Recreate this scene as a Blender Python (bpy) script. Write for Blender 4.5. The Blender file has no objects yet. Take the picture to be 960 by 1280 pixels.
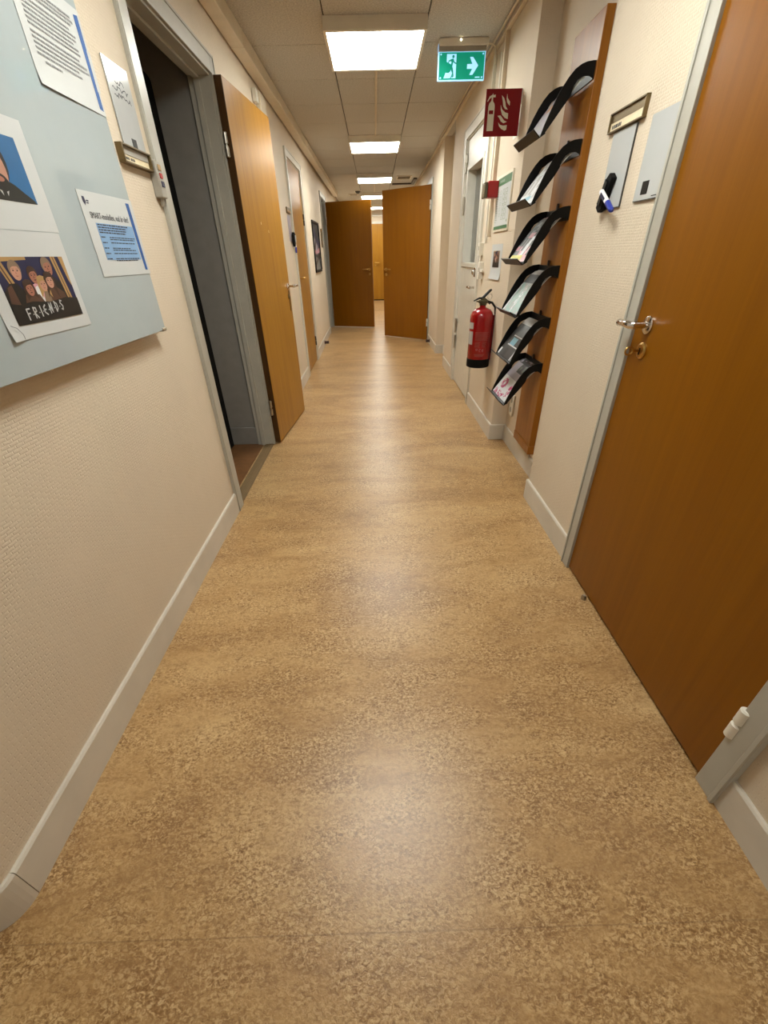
import bpy, math, random
from mathutils import Matrix, Vector
random.seed(7)
SC = bpy.context.scene
COL = SC.collection
R = math.radians

# ------------------------------------------------------------------ materials
def lin(c):
    return tuple(((v/255)/12.92 if v/255 <= .04045 else ((v/255+.055)/1.055)**2.4) for v in c)+(1.0,)

class NT:
    def __init__(self, name):
        m = bpy.data.materials.new(name); m.use_nodes = True
        self.m = m; self.t = m.node_tree; self.t.nodes.clear()
        self.out = self.n('ShaderNodeOutputMaterial')
        self.b = self.n('ShaderNodeBsdfPrincipled')
        self.l(self.b.outputs[0], self.out.inputs[0])
    def n(self, t, **kw):
        nd = self.t.nodes.new(t)
        for k, v in kw.items():
            if hasattr(nd, k): setattr(nd, k, v)
            else: nd.inputs[k.replace('_', ' ')].default_value = v
        return nd
    def l(self, a, b): self.t.links.new(a, b)
    def coords(self, scale=(1,1,1), rot=(0,0,0)):
        tc = self.n('ShaderNodeTexCoord'); mp = self.n('ShaderNodeMapping')
        mp.inputs['Scale'].default_value = scale; mp.inputs['Rotation'].default_value = rot
        self.l(tc.outputs['Object'], mp.inputs['Vector']); return mp.outputs[0]
    def noise(self, vec, scale, detail=3, rough=.55, dist=0):
        nz = self.n('ShaderNodeTexNoise'); nz.inputs['Scale'].default_value = scale
        nz.inputs['Detail'].default_value = detail; nz.inputs['Roughness'].default_value = rough
        nz.inputs['Distortion'].default_value = dist
        self.l(vec, nz.inputs['Vector']); return nz.outputs['Fac']
    def ramp(self, fac, stops):
        r = self.n('ShaderNodeValToRGB'); e = r.color_ramp.elements
        while len(e) < len(stops): e.new(.5)
        for el, (p, c) in zip(e, stops): el.position = p; el.color = c
        self.l(fac, r.inputs[0]); return r.outputs['Color']
    def mix(self, fac, a, b, mode='MIX'):
        mx = self.n('ShaderNodeMix'); mx.data_type = 'RGBA'; mx.blend_type = mode
        for sock, v in ((0, fac), (6, a), (7, b)):
            if hasattr(v, 'is_linked'): self.l(v, mx.inputs[sock])
            else: mx.inputs[sock].default_value = v
        return mx.outputs[2]
    def math(self, op, a, b=0.0):
        mm = self.n('ShaderNodeMath'); mm.operation = op
        for i, v in enumerate((a, b)):
            if hasattr(v, 'is_linked'): self.l(v, mm.inputs[i])
            else: mm.inputs[i].default_value = v
        return mm.outputs[0]
    def bump(self, h, strength, dist):
        b = self.n('ShaderNodeBump'); b.inputs['Strength'].default_value = strength; b.inputs['Distance'].default_value = dist
        self.l(h, b.inputs['Height']); self.l(b.outputs[0], self.b.inputs['Normal'])
    def set(self, col=None, rough=.5, metal=0, **kw):
        if col is not None:
            if hasattr(col, 'is_linked'): self.l(col, self.b.inputs['Base Color'])
            else: self.b.inputs['Base Color'].default_value = col
        self.b.inputs['Roughness'].default_value = rough; self.b.inputs['Metallic'].default_value = metal
        for k, v in kw.items(): self.b.inputs[k.replace('_', ' ')].default_value = v
        return self.m

def plain(name, c, rough=.5, metal=0, var=.06, scale=14, bump=0, **kw):
    t = NT(name); v = t.coords()
    f = t.noise(v, scale, 4)
    a = lin(c); d = tuple(x*(1-var*2) for x in a[:3])+(1,)
    u = tuple(min(1, x*(1+var)) for x in a[:3])+(1,)
    col = t.ramp(f, [(.3, d), (.7, u)])
    if bump: t.bump(t.noise(v, scale*8, 3), bump, .001)
    return t.set(col, rough, metal, **kw)

def wood(name, c1, c2, rough=.38, edge=False):
    t = NT(name)
    v = t.coords((16, .55, 16)); f = t.noise(v, 1.6, 5, .6, .6)
    v2 = t.coords((150, 2.2, 150)); f2 = t.noise(v2, 1, 3, .6)
    v3 = t.coords((2.2, .8, 2.2)); f3 = t.noise(v3, 1.3, 3)
    s = t.math('ADD', t.math('MULTIPLY', f, .55), t.math('MULTIPLY', f2, .25))
    s = t.math('ADD', s, t.math('MULTIPLY', f3, .35))
    col = t.ramp(s, [(.36, lin(c1)), (.78, lin(c2))])
    t.bump(f2, .12, .0006)
    return t.set(col, rough, 0, Coat_Weight=.05, Coat_Roughness=.25, Specular_IOR_Level=.28)

def weave_wall(name, c, strength=.38):
    t = NT(name)
    tc = t.n('ShaderNodeTexCoord'); sp = t.n('ShaderNodeSeparateXYZ'); t.l(tc.outputs['Object'], sp.inputs[0])
    cb = t.n('ShaderNodeCombineXYZ')
    t.l(t.math('ADD', sp.outputs[0], sp.outputs[1]), cb.inputs[0]); t.l(sp.outputs[2], cb.inputs[1])
    # slightly wandering glass-fibre weave: short raised dashes in courses
    nz = t.n('ShaderNodeTexNoise'); nz.inputs['Scale'].default_value = 60; nz.inputs['Detail'].default_value = 2
    t.l(tc.outputs['Object'], nz.inputs['Vector'])
    off = t.n('ShaderNodeVectorMath'); off.operation = 'SCALE'; off.inputs['Scale'].default_value = .0055
    t.l(nz.outputs['Color'], off.inputs[0])
    ad = t.n('ShaderNodeVectorMath'); ad.operation = 'ADD'; t.l(cb.outputs[0], ad.inputs[0]); t.l(off.outputs[0], ad.inputs[1])
    br = t.n('ShaderNodeTexBrick'); br.offset = .5
    br.inputs['Scale'].default_value = 1; br.inputs['Brick Width'].default_value = .026; br.inputs['Row Height'].default_value = .0085
    br.inputs['Mortar Size'].default_value = .0024; br.inputs['Mortar Smooth'].default_value = 1
    t.l(ad.outputs[0], br.inputs['Vector'])
    h = t.math('SUBTRACT', 1.0, br.outputs['Fac'])
    n2 = t.noise(tc.outputs['Object'], 9, 3)
    h = t.math('MULTIPLY', h, t.ramp(n2, [(.35, (.25,.25,.25,1)), (.65, (1,1,1,1))]))
    h = t.math('ADD', h, t.math('MULTIPLY', nz.outputs['Fac'], .6))
    t.bump(h, strength, .0022)
    f = t.noise(tc.outputs['Object'], 1.4, 4)
    a = lin(c); d = tuple(x*.93 for x in a[:3])+(1,)
    col = t.ramp(f, [(.3, d), (.7, a)])
    return t.set(col, .6, 0, Specular_IOR_Level=.3)

def floor_mat():
    t = NT('floor_vinyl')
    vb = t.coords((.8, 2.6, 1)); band = t.noise(vb, 1.6, 5, .62, .8)
    vp = t.coords((5, 9, 5)); patch = t.noise(vp, 1.0, 3, .6, .8)
    vm = t.coords((14, 26, 14)); mid = t.noise(vm, 1.6, 4, .65, 1.2)
    vf = t.coords((52, 76, 52)); fine = t.noise(vf, 2.1, 3, .62, .9)
    vh = t.coords((46, 60, 46), (0, 0, .5)); worm = t.noise(vh, 2.0, 2, .5, 1.6)
    base = t.ramp(band, [(.30, lin(FLOOR[0])), (.5, lin(FLOOR[1])), (.70, lin(FLOOR[2]))])
    base = t.mix(t.math('MULTIPLY', t.ramp(mid, [(.50, (0,0,0,1)), (.68, (1,1,1,1))]), .45), base, lin(FLOOR[3]))
    base = t.mix(t.math('MULTIPLY', t.ramp(mid, [(.32, (1,1,1,1)), (.48, (0,0,0,1))]), .45), base, lin(FLOOR[4]))
    # pale and dark worm-like flecks, strongest in patches
    pk = t.ramp(patch, [(.36, (.25,.25,.25,1)), (.62, (1,1,1,1))])
    base = t.mix(t.math('MULTIPLY', t.math('MULTIPLY', t.ramp(fine, [(.51, (0,0,0,1)), (.60, (1,1,1,1))]), pk), .74), base, lin(FLOOR[5]))
    base = t.mix(t.math('MULTIPLY', t.math('MULTIPLY', t.ramp(fine, [(.36, (1,1,1,1)), (.48, (0,0,0,1))]), pk), .92), base, lin(FLOOR[4]))
    wl_ = t.math('ABSOLUTE', t.math('SUBTRACT', worm, .5))
    base = t.mix(t.math('MULTIPLY', t.math('MULTIPLY', t.ramp(wl_, [(.008, (1,1,1,1)), (.03, (0,0,0,1))]), pk), .42), base, lin(FLOOR[6]))
    # welded sheet seam running across the corridor
    tc = t.n('ShaderNodeTexCoord'); sp = t.n('ShaderNodeSeparateXYZ'); t.l(tc.outputs['Object'], sp.inputs[0])
    wob = t.math('MULTIPLY', t.noise(t.coords((3, 0, 0)), 2, 2), .004)
    dist = t.math('ABSOLUTE', t.math('SUBTRACT', t.math('ADD', sp.outputs[1], wob), .275))
    seam = t.math('LESS_THAN', dist, .0016)
    base = t.mix(t.math('MULTIPLY', seam, .3), base, lin(FLOOR[6]))
    hh = t.math('ADD', t.math('MULTIPLY', fine, .8), t.math('MULTIPLY', worm, .5))
    t.bump(hh, .25, .002)
    return t.set(base, .33, 0, Specular_IOR_Level=.5)

FLOOR = [(144,108,68), (174,138,91), (196,163,115), (196,162,112), (120,84,44), (216,186,140), (88,56,28)]
WALL_C = (216,203,183)

M = {}
M['floor'] = floor_mat()
M['wall'] = weave_wall('wall_paint', WALL_C)
M['ceil'] = plain('ceiling_tile', (192,189,182), .9, var=.16, scale=110, bump=.4)
M['white'] = plain('painted_trim', (206,203,192), .35, var=.03)
M['trim_grey'] = plain('painted_trim_grey', (172,170,160), .35, var=.03)
M['skirt'] = plain('baseboard_paint', (206,200,188), .35, var=.05, scale=5)
M['white_plastic'] = plain('white_plastic', (226,222,210), .35, var=.02)
M['duct'] = plain('trunking_paint', (214,202,180), .45, var=.03)
M['sill_strip'] = plain('threshold_strip', (122,100,68), .5)
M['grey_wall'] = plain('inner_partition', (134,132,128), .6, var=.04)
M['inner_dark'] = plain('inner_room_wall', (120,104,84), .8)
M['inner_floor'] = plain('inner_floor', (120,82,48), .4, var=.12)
M['oak'] = wood('oak_veneer', (118,69,0), (134,83,1))
M['oak_light'] = wood('oak_veneer_pale', (136,88,12), (170,122,30))
M['oak_panel'] = wood('oak_panel', (130,78,16), (164,106,34))
M['oak_edge'] = wood('oak_lipping', (56,36,14), (82,56,24), .5)
M['chrome'] = plain('chrome', (215,210,205), .14, 1, var=.02)
M['steel'] = plain('satin_steel', (186,182,172), .32, 1, var=.03)
M['valve_metal'] = plain('valve_metal', (96,92,74), .35, .8, var=.05)
M['brass'] = plain('brass', (190,150,84), .3, 1, var=.04)
M['dark_brass'] = plain('bronze', (120,104,74), .38, .8, var=.05)
M['black'] = plain('black_plastic', (7,7,7), .38, var=.1, Specular_IOR_Level=.25)
M['black_matte'] = plain('black_matte', (8,7,7), .8, var=.1, Specular_IOR_Level=.2)
M['dark_brown'] = plain('dark_brown_plastic', (56,38,26), .45)
M['red'] = plain('extinguisher_red', (146,8,15), .26, var=.04, Coat_Weight=.2)
M['sign_red'] = plain('sign_red', (120,3,10), .45, var=.03, Specular_IOR_Level=.25)
M['beacon_red'] = plain('beacon_red', (170,24,26), .35, var=.03)
M['glow_white'] = plain('sign_cream', (206,198,176), .5, var=.02)
M['paper'] = plain('paper', (194,198,199), .6, var=.015, scale=6)
M['ink'] = plain('grey_ink', (134,136,140), .6)
M['dark_ink'] = plain('dark_ink', (44,46,56), .6)
M['blue_band'] = plain('blue_band', (26,84,156), .55)
M['blue_table'] = plain('blue_table', (128,166,208), .6)
M['navy'] = plain('navy', (24,26,66), .5)
M['photo_blue'] = plain('photo_blue', (34,98,150), .35)
M['photo_dark'] = plain('photo_dark', (22,20,20), .35)
M['suit'] = plain('suit_black', (26,28,26), .4)
M['skin'] = plain('skin_print', (186,138,118), .4)
M['skin2'] = plain('skin_print_warm', (160,106,88), .4)
M['hair'] = plain('hair_print', (62,42,32), .4)
M['hair2'] = plain('hair_print_grey', (128,108,88), .4)
M['brown_print'] = plain('brown_print', (84,58,44), .4)
M['gold_print'] = plain('gold_print', (170,136,86), .4)
M['pink_print'] = plain('pink_print', (204,150,164), .4)
M['board_glass'] = plain('board_glass', (168,179,183), .015, var=.01)
M['board_grey'] = plain('board_grey', (188,192,194), .12, var=.01)
M['label_cream'] = plain('label_cream', (230,216,182), .5)
M['green_frame'] = plain('plan_green', (64,110,70), .5)
M['plan_frame'] = plain('plan_frame', (220,212,192), .4)
M['green_line'] = plain('plan_mark', (130,150,120), .5)
M['marker_blue'] = plain('marker_blue', (30,48,150), .35)
M['marker_white'] = plain('marker_white', (228,228,232), .35)
M['grey_plastic'] = plain('grey_plastic', (160,156,146), .4)
M['dark_grey'] = plain('dark_grey', (70,70,68), .4)
M['lens'] = plain('smoked_lens', (96,88,70), .15)
M['magenta'] = plain('magenta_print', (176,40,104), .3)
M['rubber'] = plain('dark_rubber', (60,40,36), .6)
M['seam_dark'] = plain('tile_gap', (60,50,40), .9)
def glossy(name, c, r=.42): return plain(name, c, r, var=.03)
M['cov_white'] = glossy('cover_white', (214,216,220)); M['cov_lav'] = glossy('cover_lavender', (170,164,178))
M['cov_grey'] = glossy('cover_grey', (120,122,122)); M['cov_dark'] = glossy('cover_dark', (48,48,50))
M['cov_black'] = glossy('cover_black', (24,24,26)); M['cov_silver'] = glossy('cover_silver', (176,174,172))
M['cov_teal'] = glossy('cover_teal', (150,180,176)); M['cov_sky'] = glossy('cover_sky', (126,184,206))
M['cov_yellow'] = glossy('cover_yellow', (206,196,60)); M['cov_pink'] = glossy('cover_pink', (206,150,160))
M['cov_orange'] = glossy('cover_orange', (196,142,92)); M['cov_navy'] = glossy('cover_navy', (40,50,84)); M['cov_green'] = glossy('cover_green', (92,104,88))

def emit(name, c, s):
    t = NT(name); t.set((0,0,0,1) if s > 3 else lin(c), .4)
    t.b.inputs['Emission Color'].default_value = lin(c); t.b.inputs['Emission Strength'].default_value = s
    return t.m
LIGHT = 9.0
M['panel'] = emit('light_diffuser', (248,248,238), LIGHT)
M['exit_green'] = emit('exit_green', (0,140,112), .18)
M['exit_white'] = emit('exit_white', (150,205,245), .30)
M['led'] = emit('tiny_lamp', (255,240,200), 6)
def glass_mat():
    t = NT('door_glass'); t.set((.9,.95,.95,1), .02, 0, Transmission_Weight=1.0, IOR=1.45); return t.m
M['glass'] = glass_mat()

# ------------------------------------------------------------------ mesh builder
class MB:
    def __init__(s): s.v = []; s.f = []; s.mi = []
    def add(s, vs, fs, m=0):
        o = len(s.v); s.v += [tuple(map(float, p)) for p in vs]
        for f in fs: s.f.append([o+i for i in f]); s.mi.append(m)
        return s
    def box(s, x0, x1, y0, y1, z0, z1, m=0):
        x0, x1 = sorted((x0, x1)); y0, y1 = sorted((y0, y1)); z0, z1 = sorted((z0, z1))
        vs = [(x0,y0,z0),(x1,y0,z0),(x1,y1,z0),(x0,y1,z0),(x0,y0,z1),(x1,y0,z1),(x1,y1,z1),(x0,y1,z1)]
        return s.add(vs, [(3,2,1,0),(4,5,6,7),(0,1,5,4),(1,2,6,5),(2,3,7,6),(3,0,4,7)], m)
    def prism(s, pts, z0, z1, m=0):
        a = sum(p[0]*q[1]-q[0]*p[1] for p, q in zip(pts, pts[1:]+pts[:1]))
        if a < 0: pts = pts[::-1]
        n = len(pts)
        vs = [(x,y,z0) for x, y in pts]+[(x,y,z1) for x, y in pts]
        fs = [tuple(range(n-1,-1,-1)), tuple(range(n, 2*n))]+[(i,(i+1)%n,n+(i+1)%n,n+i) for i in range(n)]
        return s.add(vs, fs, m)
    def disc(s, cx, cy, rx, ry, z0, z1, m=0, n=24):
        return s.prism([(cx+rx*math.cos(2*math.pi*i/n), cy+ry*math.sin(2*math.pi*i/n)) for i in range(n)], z0, z1, m)
    def cyl(s, p0, p1, r0, r1=None, n=20, m=0):
        return s.tube([p0, p1], [r0, r0 if r1 is None else r1], n, m)
    def tube(s, path, r, n=10, m=0, closed=False):
        P = [Vector(p) for p in path]; k = len(P)
        rs = r if isinstance(r, (list, tuple)) else [r]*k
        vs = []; up = None
        for i in range(k):
            if closed: d = P[(i+1) % k]-P[i-1]
            else: d = P[min(i+1, k-1)]-P[max(i-1, 0)]
            d.normalize()
            if up is None:
                up = Vector((0,0,1)) if abs(d.z) < .9 else Vector((1,0,0))
            a = d.cross(up).normalized(); up = a.cross(d).normalized()
            for j in range(n):
                t = 2*math.pi*j/n; vs.append(P[i]+(a*math.cos(t)+up*math.sin(t))*rs[i])
        fs = []
        for i in range(k if closed else k-1):
            i2 = (i+1) % k
            for j in range(n): fs.append((i*n+j, i*n+(j+1)%n, i2*n+(j+1)%n, i2*n+j))
        if not closed: fs += [tuple(range(n-1,-1,-1)), tuple((k-1)*n+j for j in range(n))]
        return s.add(vs, fs, m)
    def lathe(s, prof, c=(0,0,0), n=40, m=0, mf=None, ax='z'):
        vs = []
        for r, z in prof:
            for j in range(n):
                t = 2*math.pi*j/n; p = (r*math.cos(t), r*math.sin(t), z)
                if ax == 'y': p = (p[0], p[2], -p[1])
                vs.append((c[0]+p[0], c[1]+p[1], c[2]+p[2]))
        o = len(s.v); s.v += vs
        for i in range(len(prof)-1):
            for j in range(n):
                s.f.append([o+i*n+j, o+i*n+(j+1)%n, o+(i+1)*n+(j+1)%n, o+(i+1)*n+j]); s.mi.append(mf(i) if mf else m)
        s.f.append([o+j for j in range(n-1,-1,-1)]); s.mi.append(mf(0) if mf else m)
        s.f.append([o+(len(prof)-1)*n+j for j in range(n)]); s.mi.append(mf(len(prof)-2) if mf else m)
        return s
    def stroke(s, pts, w, z0, z1, m=0):
        for (x0,y0), (x1,y1) in zip(pts, pts[1:]):
            d = math.hypot(x1-x0, y1-y0) or 1e-6; ex, ey = (x1-x0)/d*w*.35, (y1-y0)/d*w*.35; nx, ny = -(y1-y0)/d*w/2, (x1-x0)/d*w/2
            s.prism([(x0-ex+nx,y0-ey+ny),(x0-ex-nx,y0-ey-ny),(x1+ex-nx,y1+ey-ny),(x1+ex+nx,y1+ey+ny)], z0, z1, m)
        return s
    def grid(s, fn, nu, nv, mf=lambda u, v: 0, th=None):
        o = len(s.v)
        s.v += [tuple(fn(i/nu, j/nv)) for j in range(nv+1) for i in range(nu+1)]
        for j in range(nv):
            for i in range(nu):
                a = o+j*(nu+1)+i; s.f.append([a, a+1, a+nu+2, a+nu+1]); s.mi.append(mf((i+.5)/nu, (j+.5)/nv))
        return s
    def build(s, name, mats, parent=None, bevel=0, smooth=True, seg=2, kind=None, mtx=None):
        me = bpy.data.meshes.new(name); me.from_pydata(s.v, [], s.f)
        if not isinstance(mats, (list, tuple)): mats = [mats]
        for m in mats: me.materials.append(M[m] if isinstance(m, str) else m)
        me.polygons.foreach_set('material_index', s.mi)
        if smooth:
            me.polygons.foreach_set('use_smooth', [True]*len(s.f)); me.set_sharp_from_angle(angle=R(32))
        me.update()
        o = bpy.data.objects.new(name, me); COL.objects.link(o)
        if parent is not None: o.parent = parent
        if mtx is not None: o.matrix_world = mtx
        if bevel:
            b = o.modifiers.new('bevel', 'BEVEL'); b.width = bevel; b.segments = seg; b.limit_method = 'ANGLE'; b.angle_limit = R(40)
        if kind: o['kind'] = kind
        return o

def text(name, body, size, x, y, z, mat, parent, sx=1.0, align='LEFT', rot=0):
    c = bpy.data.curves.new(name, 'FONT'); c.body = body; c.size = size; c.extrude = .00015; c.align_x = align
    c.materials.append(M[mat])
    tmp = bpy.data.objects.new(name+'_curve', c); COL.objects.link(tmp)
    dg = bpy.context.evaluated_depsgraph_get(); me = bpy.data.meshes.new_from_object(tmp.evaluated_get(dg))
    bpy.data.objects.remove(tmp); me.name = name
    o = bpy.data.objects.new(name, me); COL.objects.link(o); o.parent = parent
    o.location = (x, y, z); o.scale = (sx, 1, 1); o.rotation_euler = (0, 0, rot)
    return o

def fr(X, Y, Z, loc):
    m = Matrix((X, Y, Z)).transposed().to_4x4(); m.translation = Vector(loc); return m
def FL(loc): return fr((0,1,0), (0,0,1), (1,0,0), loc)       # on the left wall, looking at it
def FRW(loc): return fr((0,-1,0), (0,0,1), (-1,0,0), loc)    # on the right wall
def FC(loc): return fr((1,0,0), (0,0,1), (0,-1,0), loc)      # facing down the corridor to the viewer
def FU(loc): return Matrix.Translation(Vector(loc))

def tag(o, label, cat, group=None, kind=None):
    o['label'] = label
    if cat: o['category'] = cat
    if group: o['group'] = group
    if kind: o['kind'] = kind
    return o
def thing(name, mtx, label, cat, group=None, kind=None):
    o = bpy.data.objects.new(name, None); COL.objects.link(o); o.matrix_world = mtx
    o.empty_display_size = .05
    return tag(o, label, cat, group, kind)

# ------------------------------------------------------------------ key dimensions (metres, y runs down the corridor)
H = 2.40
XL, XR, XB = -.832, .862, .972       # left wall, right wall, back of the right-hand niches
SK = .012                            # skirting thickness
TH = .115                            # wall thickness
END = 15.0

# ------------------------------------------------------------------ shell
MB().box(-3.6, 3.2, -4.2, END+.3, -.06, 0).build('floor', 'floor', kind='structure', smooth=False)
tag(bpy.data.objects['floor'], 'tan mottled vinyl floor running down the whole corridor', 'floor')

# ceiling: slab with separate pressed tiles set in it (pattern of one mesh)
c = MB().box(-3.6, 3.2, -4.2, END+.3, H+.012, H+.1, 1)
cols = [(-3.3,-2.65),(-2.65,-2.04),(-2.04,-1.45),(-1.45,-.852),(-.852,-.252),(-.252,.348),(.348,.948),(.948,1.548)]
y = 3.85-.62*13
while y < END:
    for k, (a, b) in enumerate(cols):
        if a < -.86 and y > .2: continue
        g = .0035
        c.box(a+g, b-g, y+g*.9, y+.62-g*.9, H, H+.013, 0)
    y += .62
ceiling = c.build('ceiling', ['ceil', 'seam_dark'], kind='structure', bevel=.002, seg=1)
tag(ceiling, 'ceiling of square mineral tiles in three columns above the corridor', 'ceiling')

# left wall; doorway 1 (open room) y 2.115..3.045, doorway 2 y 5.235..6.10, doorway 3 y 8.55..9.32
D1 = (2.115, 3.045, 2.065); D2 = (5.235, 6.10, 2.085); D3 = (8.55, 9.32, 2.10)
wl = MB()
rad = .06
arc = [(XL-rad+rad*math.cos(t), .30+rad-rad*math.sin(t)) for t in [i*math.pi/2/10 for i in range(11)]]
wl.prism([(XL, D1[0])]+arc+[(-3.3, .30), (-3.3, .42), (XL-TH, .42), (XL-TH, D1[0])], 0, H+.01)
XL2, XL3 = -.842, -.880
def lwall(y0, y1, z0, z1, xa=XL, xb=None):
    xb = xa if xb is None else xb
    wl.prism([(xa, y0), (xb, y1), (xb-TH, y1), (xa-TH, y0)], z0, z1)
lwall(D1[0], D1[1], D1[2], H+.01); lwall(D1[1], D2[0], 0, H+.01, XL, XL2)
lwall(D2[0], D2[1], D2[2], H+.01, XL2); lwall(D2[1], D3[0], 0, H+.01, XL2, XL3)
lwall(D3[0], D3[1], D3[2], H+.01, XL3); lwall(D3[1], END, 0, H+.01, XL3, XL3+.02)
o = wl.build('wall_left', 'wall', kind='structure'); tag(o, 'cream textured left wall with three doorways', 'wall')

E1 = (.555, 1.46, 2.08); E2 = (3.99, 4.855, 2.10); E3 = (7.42, 8.35, 2.10)
wr = MB(); XO = 1.06
def rwall(y0, y1, z0=0, z1=H+.01, x=XR): wr.box(x, XO, y0, y1, z0, z1)
rwall(-4.1, E1[0]); rwall(E1[0], E1[1], E1[2]); rwall(E1[1], 2.11); rwall(2.11, 3.03, x=XB); rwall(3.03, E2[0]); rwall(E2[0], E2[1], E2[2])
rwall(E2[1], 5.58); rwall(5.58, 6.36, x=XB); rwall(6.36, E3[0]); rwall(E3[0], E3[1], E3[2]); rwall(E3[1], END)
o = wr.build('wall_right', 'wall', kind='structure'); tag(o, 'cream textured right wall with niches and three doorways', 'wall')

o = MB().box(-1.2, 1.2, END, END+.12, 0, H).build('wall_far', 'wall', kind='structure'); tag(o, 'cream end wall at the far end of the corridor', 'wall')
o = MB().box(-3.4, 1.2, -4.2, -4.08, 0, H+.01).box(-3.42, -3.3, -4.2, .42, 0, H+.01).build('wall_near', 'wall', kind='structure'); tag(o, 'cream wall closing the corridor behind the viewer', 'wall')

# skirtings
SH = .118
def skirt(name, pts, label, h=SH):
    # pts: polyline along the floor on the wall's face; skirting stands on its left side
    b = MB(); n = len(pts); off = []
    for i in range(n):
        d0 = Vector(pts[i])-Vector(pts[max(i-1,0)]); d1 = Vector(pts[min(i+1,n-1)])-Vector(pts[i])
        if d0.length < 1e-9: d0 = d1
        if d1.length < 1e-9: d1 = d0
        d0.normalize(); d1.normalize(); n0 = Vector((-d0.y, d0.x)); n1 = Vector((-d1.y, d1.x))
        m = (n0+n1); m = m/(1+n0.dot(n1)) if (1+n0.dot(n1)) > .1 else n0
        off.append((Vector(pts[i])+m*SK, Vector(pts[i])+m*(SK-.004)))
    for i in range(n-1):
        p0, p1 = pts[i], pts[i+1]; (a0, b0), (a1, b1) = off[i], off[i+1]
        vs = [(p0[0],p0[1],.0),(a0.x,a0.y,.0),(a0.x,a0.y,h-.006),(b0.x,b0.y,h),(p0[0],p0[1],h),
              (p1[0],p1[1],.0),(a1.x,a1.y,.0),(a1.x,a1.y,h-.006),(b1.x,b1.y,h),(p1[0],p1[1],h)]
        fs = [(1,2,7,6),(2,3,8,7),(3,4,9,8),(0,1,6,5)]
        if i == 0: fs.append((4,3,2,1,0))
        if i == n-2: fs.append((5,6,7,8,9))
        b.add(vs, fs)
    o = b.build(name, 'skirt', kind='structure'); return tag(o, label, 'baseboard')
e = .0
skirt('baseboard_left', [(XL, 2.04), (XL, .3605)], 'white baseboard along the near left wall below the glass board')
skirt('baseboard_left', [(XL, .3597)]+arc[1:]+[(-3.3, .30)], 'curved white baseboard piece wrapping the near left wall corner')
skirt('baseboard_left', [(XL2, 5.17), (XL-.001, 3.12)], 'white baseboard between the open oak door and the closed left door')
skirt('baseboard_left', [(XL3, 8.48), (XL2, 6.17)], 'white baseboard on the left wall below the framed poster')
skirt('baseboard_left', [(XL3+.02, END), (XL3, 9.39)], 'white baseboard on the far left wall behind the dark open door')
skirt('baseboard_right', [(XR, -4.05), (XR, .495)], 'white baseboard of the near right wall at the door hinge side')
skirt('baseboard_right', [(XR, 1.515), (XR, 2.11), (XB, 2.11)], 'white baseboard below the two small boards on the right wall')
skirt('baseboard_right', [(XB, 2.112), (XB, 3.03), (XR, 3.03), (XR, 3.915)], 'white baseboard of the niche and below the fire extinguisher')
skirt('baseboard_right', [(XR, 4.925), (XR, 5.58), (XB, 5.58)], 'white baseboard just beyond the white glazed door')
skirt('baseboard_right', [(XB, 5.582), (XB, 6.36), (XR, 6.36), (XR, 7.35)], 'white baseboard around the pilaster before the far right door')
skirt('baseboard_right', [(XR, 8.42), (XR, END)], 'white baseboard on the far right wall behind the oak door')

# door casings: frame lining + architrave, one mesh per doorway
def casing(name, side, d, label, w=.06, w2=None, lap=.014, depth=TH, mat='trim_grey', x0=None, stop=True):
    y0, y1, zt = d; w2 = w if w2 is None else w2
    s = 1 if side == 'L' else -1
    xf = (XL if side == 'L' else XR) if x0 is None else x0
    b = MB(); f = xf+s*lap; bk = xf-s*depth
    b.box(xf, f, y0-w, y0+.004, 0, zt+w); b.box(xf, f, y1-.004, y1+w2, 0, zt+w); b.box(xf, f, y0+.004, y1-.004, zt-.004, zt+w)
    # raised bead round the architrave
    b.box(f, f+s*.004, y0-w, y0-w+.012, 0, zt+w); b.box(f, f+s*.004, y1+w2-.012, y1+w2, 0, zt+w); b.box(f, f+s*.004, y0-w+.012, y1+w2-.012, zt+w-.012, zt+w)
    b.box(xf, bk, y0-.02, y0+.012, 0, zt); b.box(xf, bk, y1-.012, y1+.02, 0, zt); b.box(xf, bk, y0+.012, y1-.012, zt-.012, zt+.02)
    if stop:
        q = xf-s*.055
        b.box(q, q-s*.03, y0+.012, y0+.024, 0, zt-.012); b.box(q, q-s*.03, y1-.024, y1-.012, 0, zt-.012); b.box(q, q-s*.03, y0+.024, y1-.024, zt-.024, zt-.012)
    o = b.build(name, mat, kind='structure', bevel=.0025)
    return tag(o, label, 'door frame')
casing('trim_1', 'L', D1, 'white frame of the open doorway beside the glass board', w=.075, w2=.055)
casing('trim_2', 'L', D2, 'white frame around the closed oak door on the left', x0=XL2, mat='white')
casing('trim_3', 'L', D3, 'white frame of the left doorway behind the framed poster', x0=XL3)
casing('trim_4', 'R', E1, 'white frame around the nearest right oak door', w=.06, w2=.055, lap=.019)
casing('trim_5', 'R', E2, 'white frame around the glazed white door', w=.072, mat='white')
casing('trim_6', 'R', E3, 'white frame behind the far right open oak door')

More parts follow.
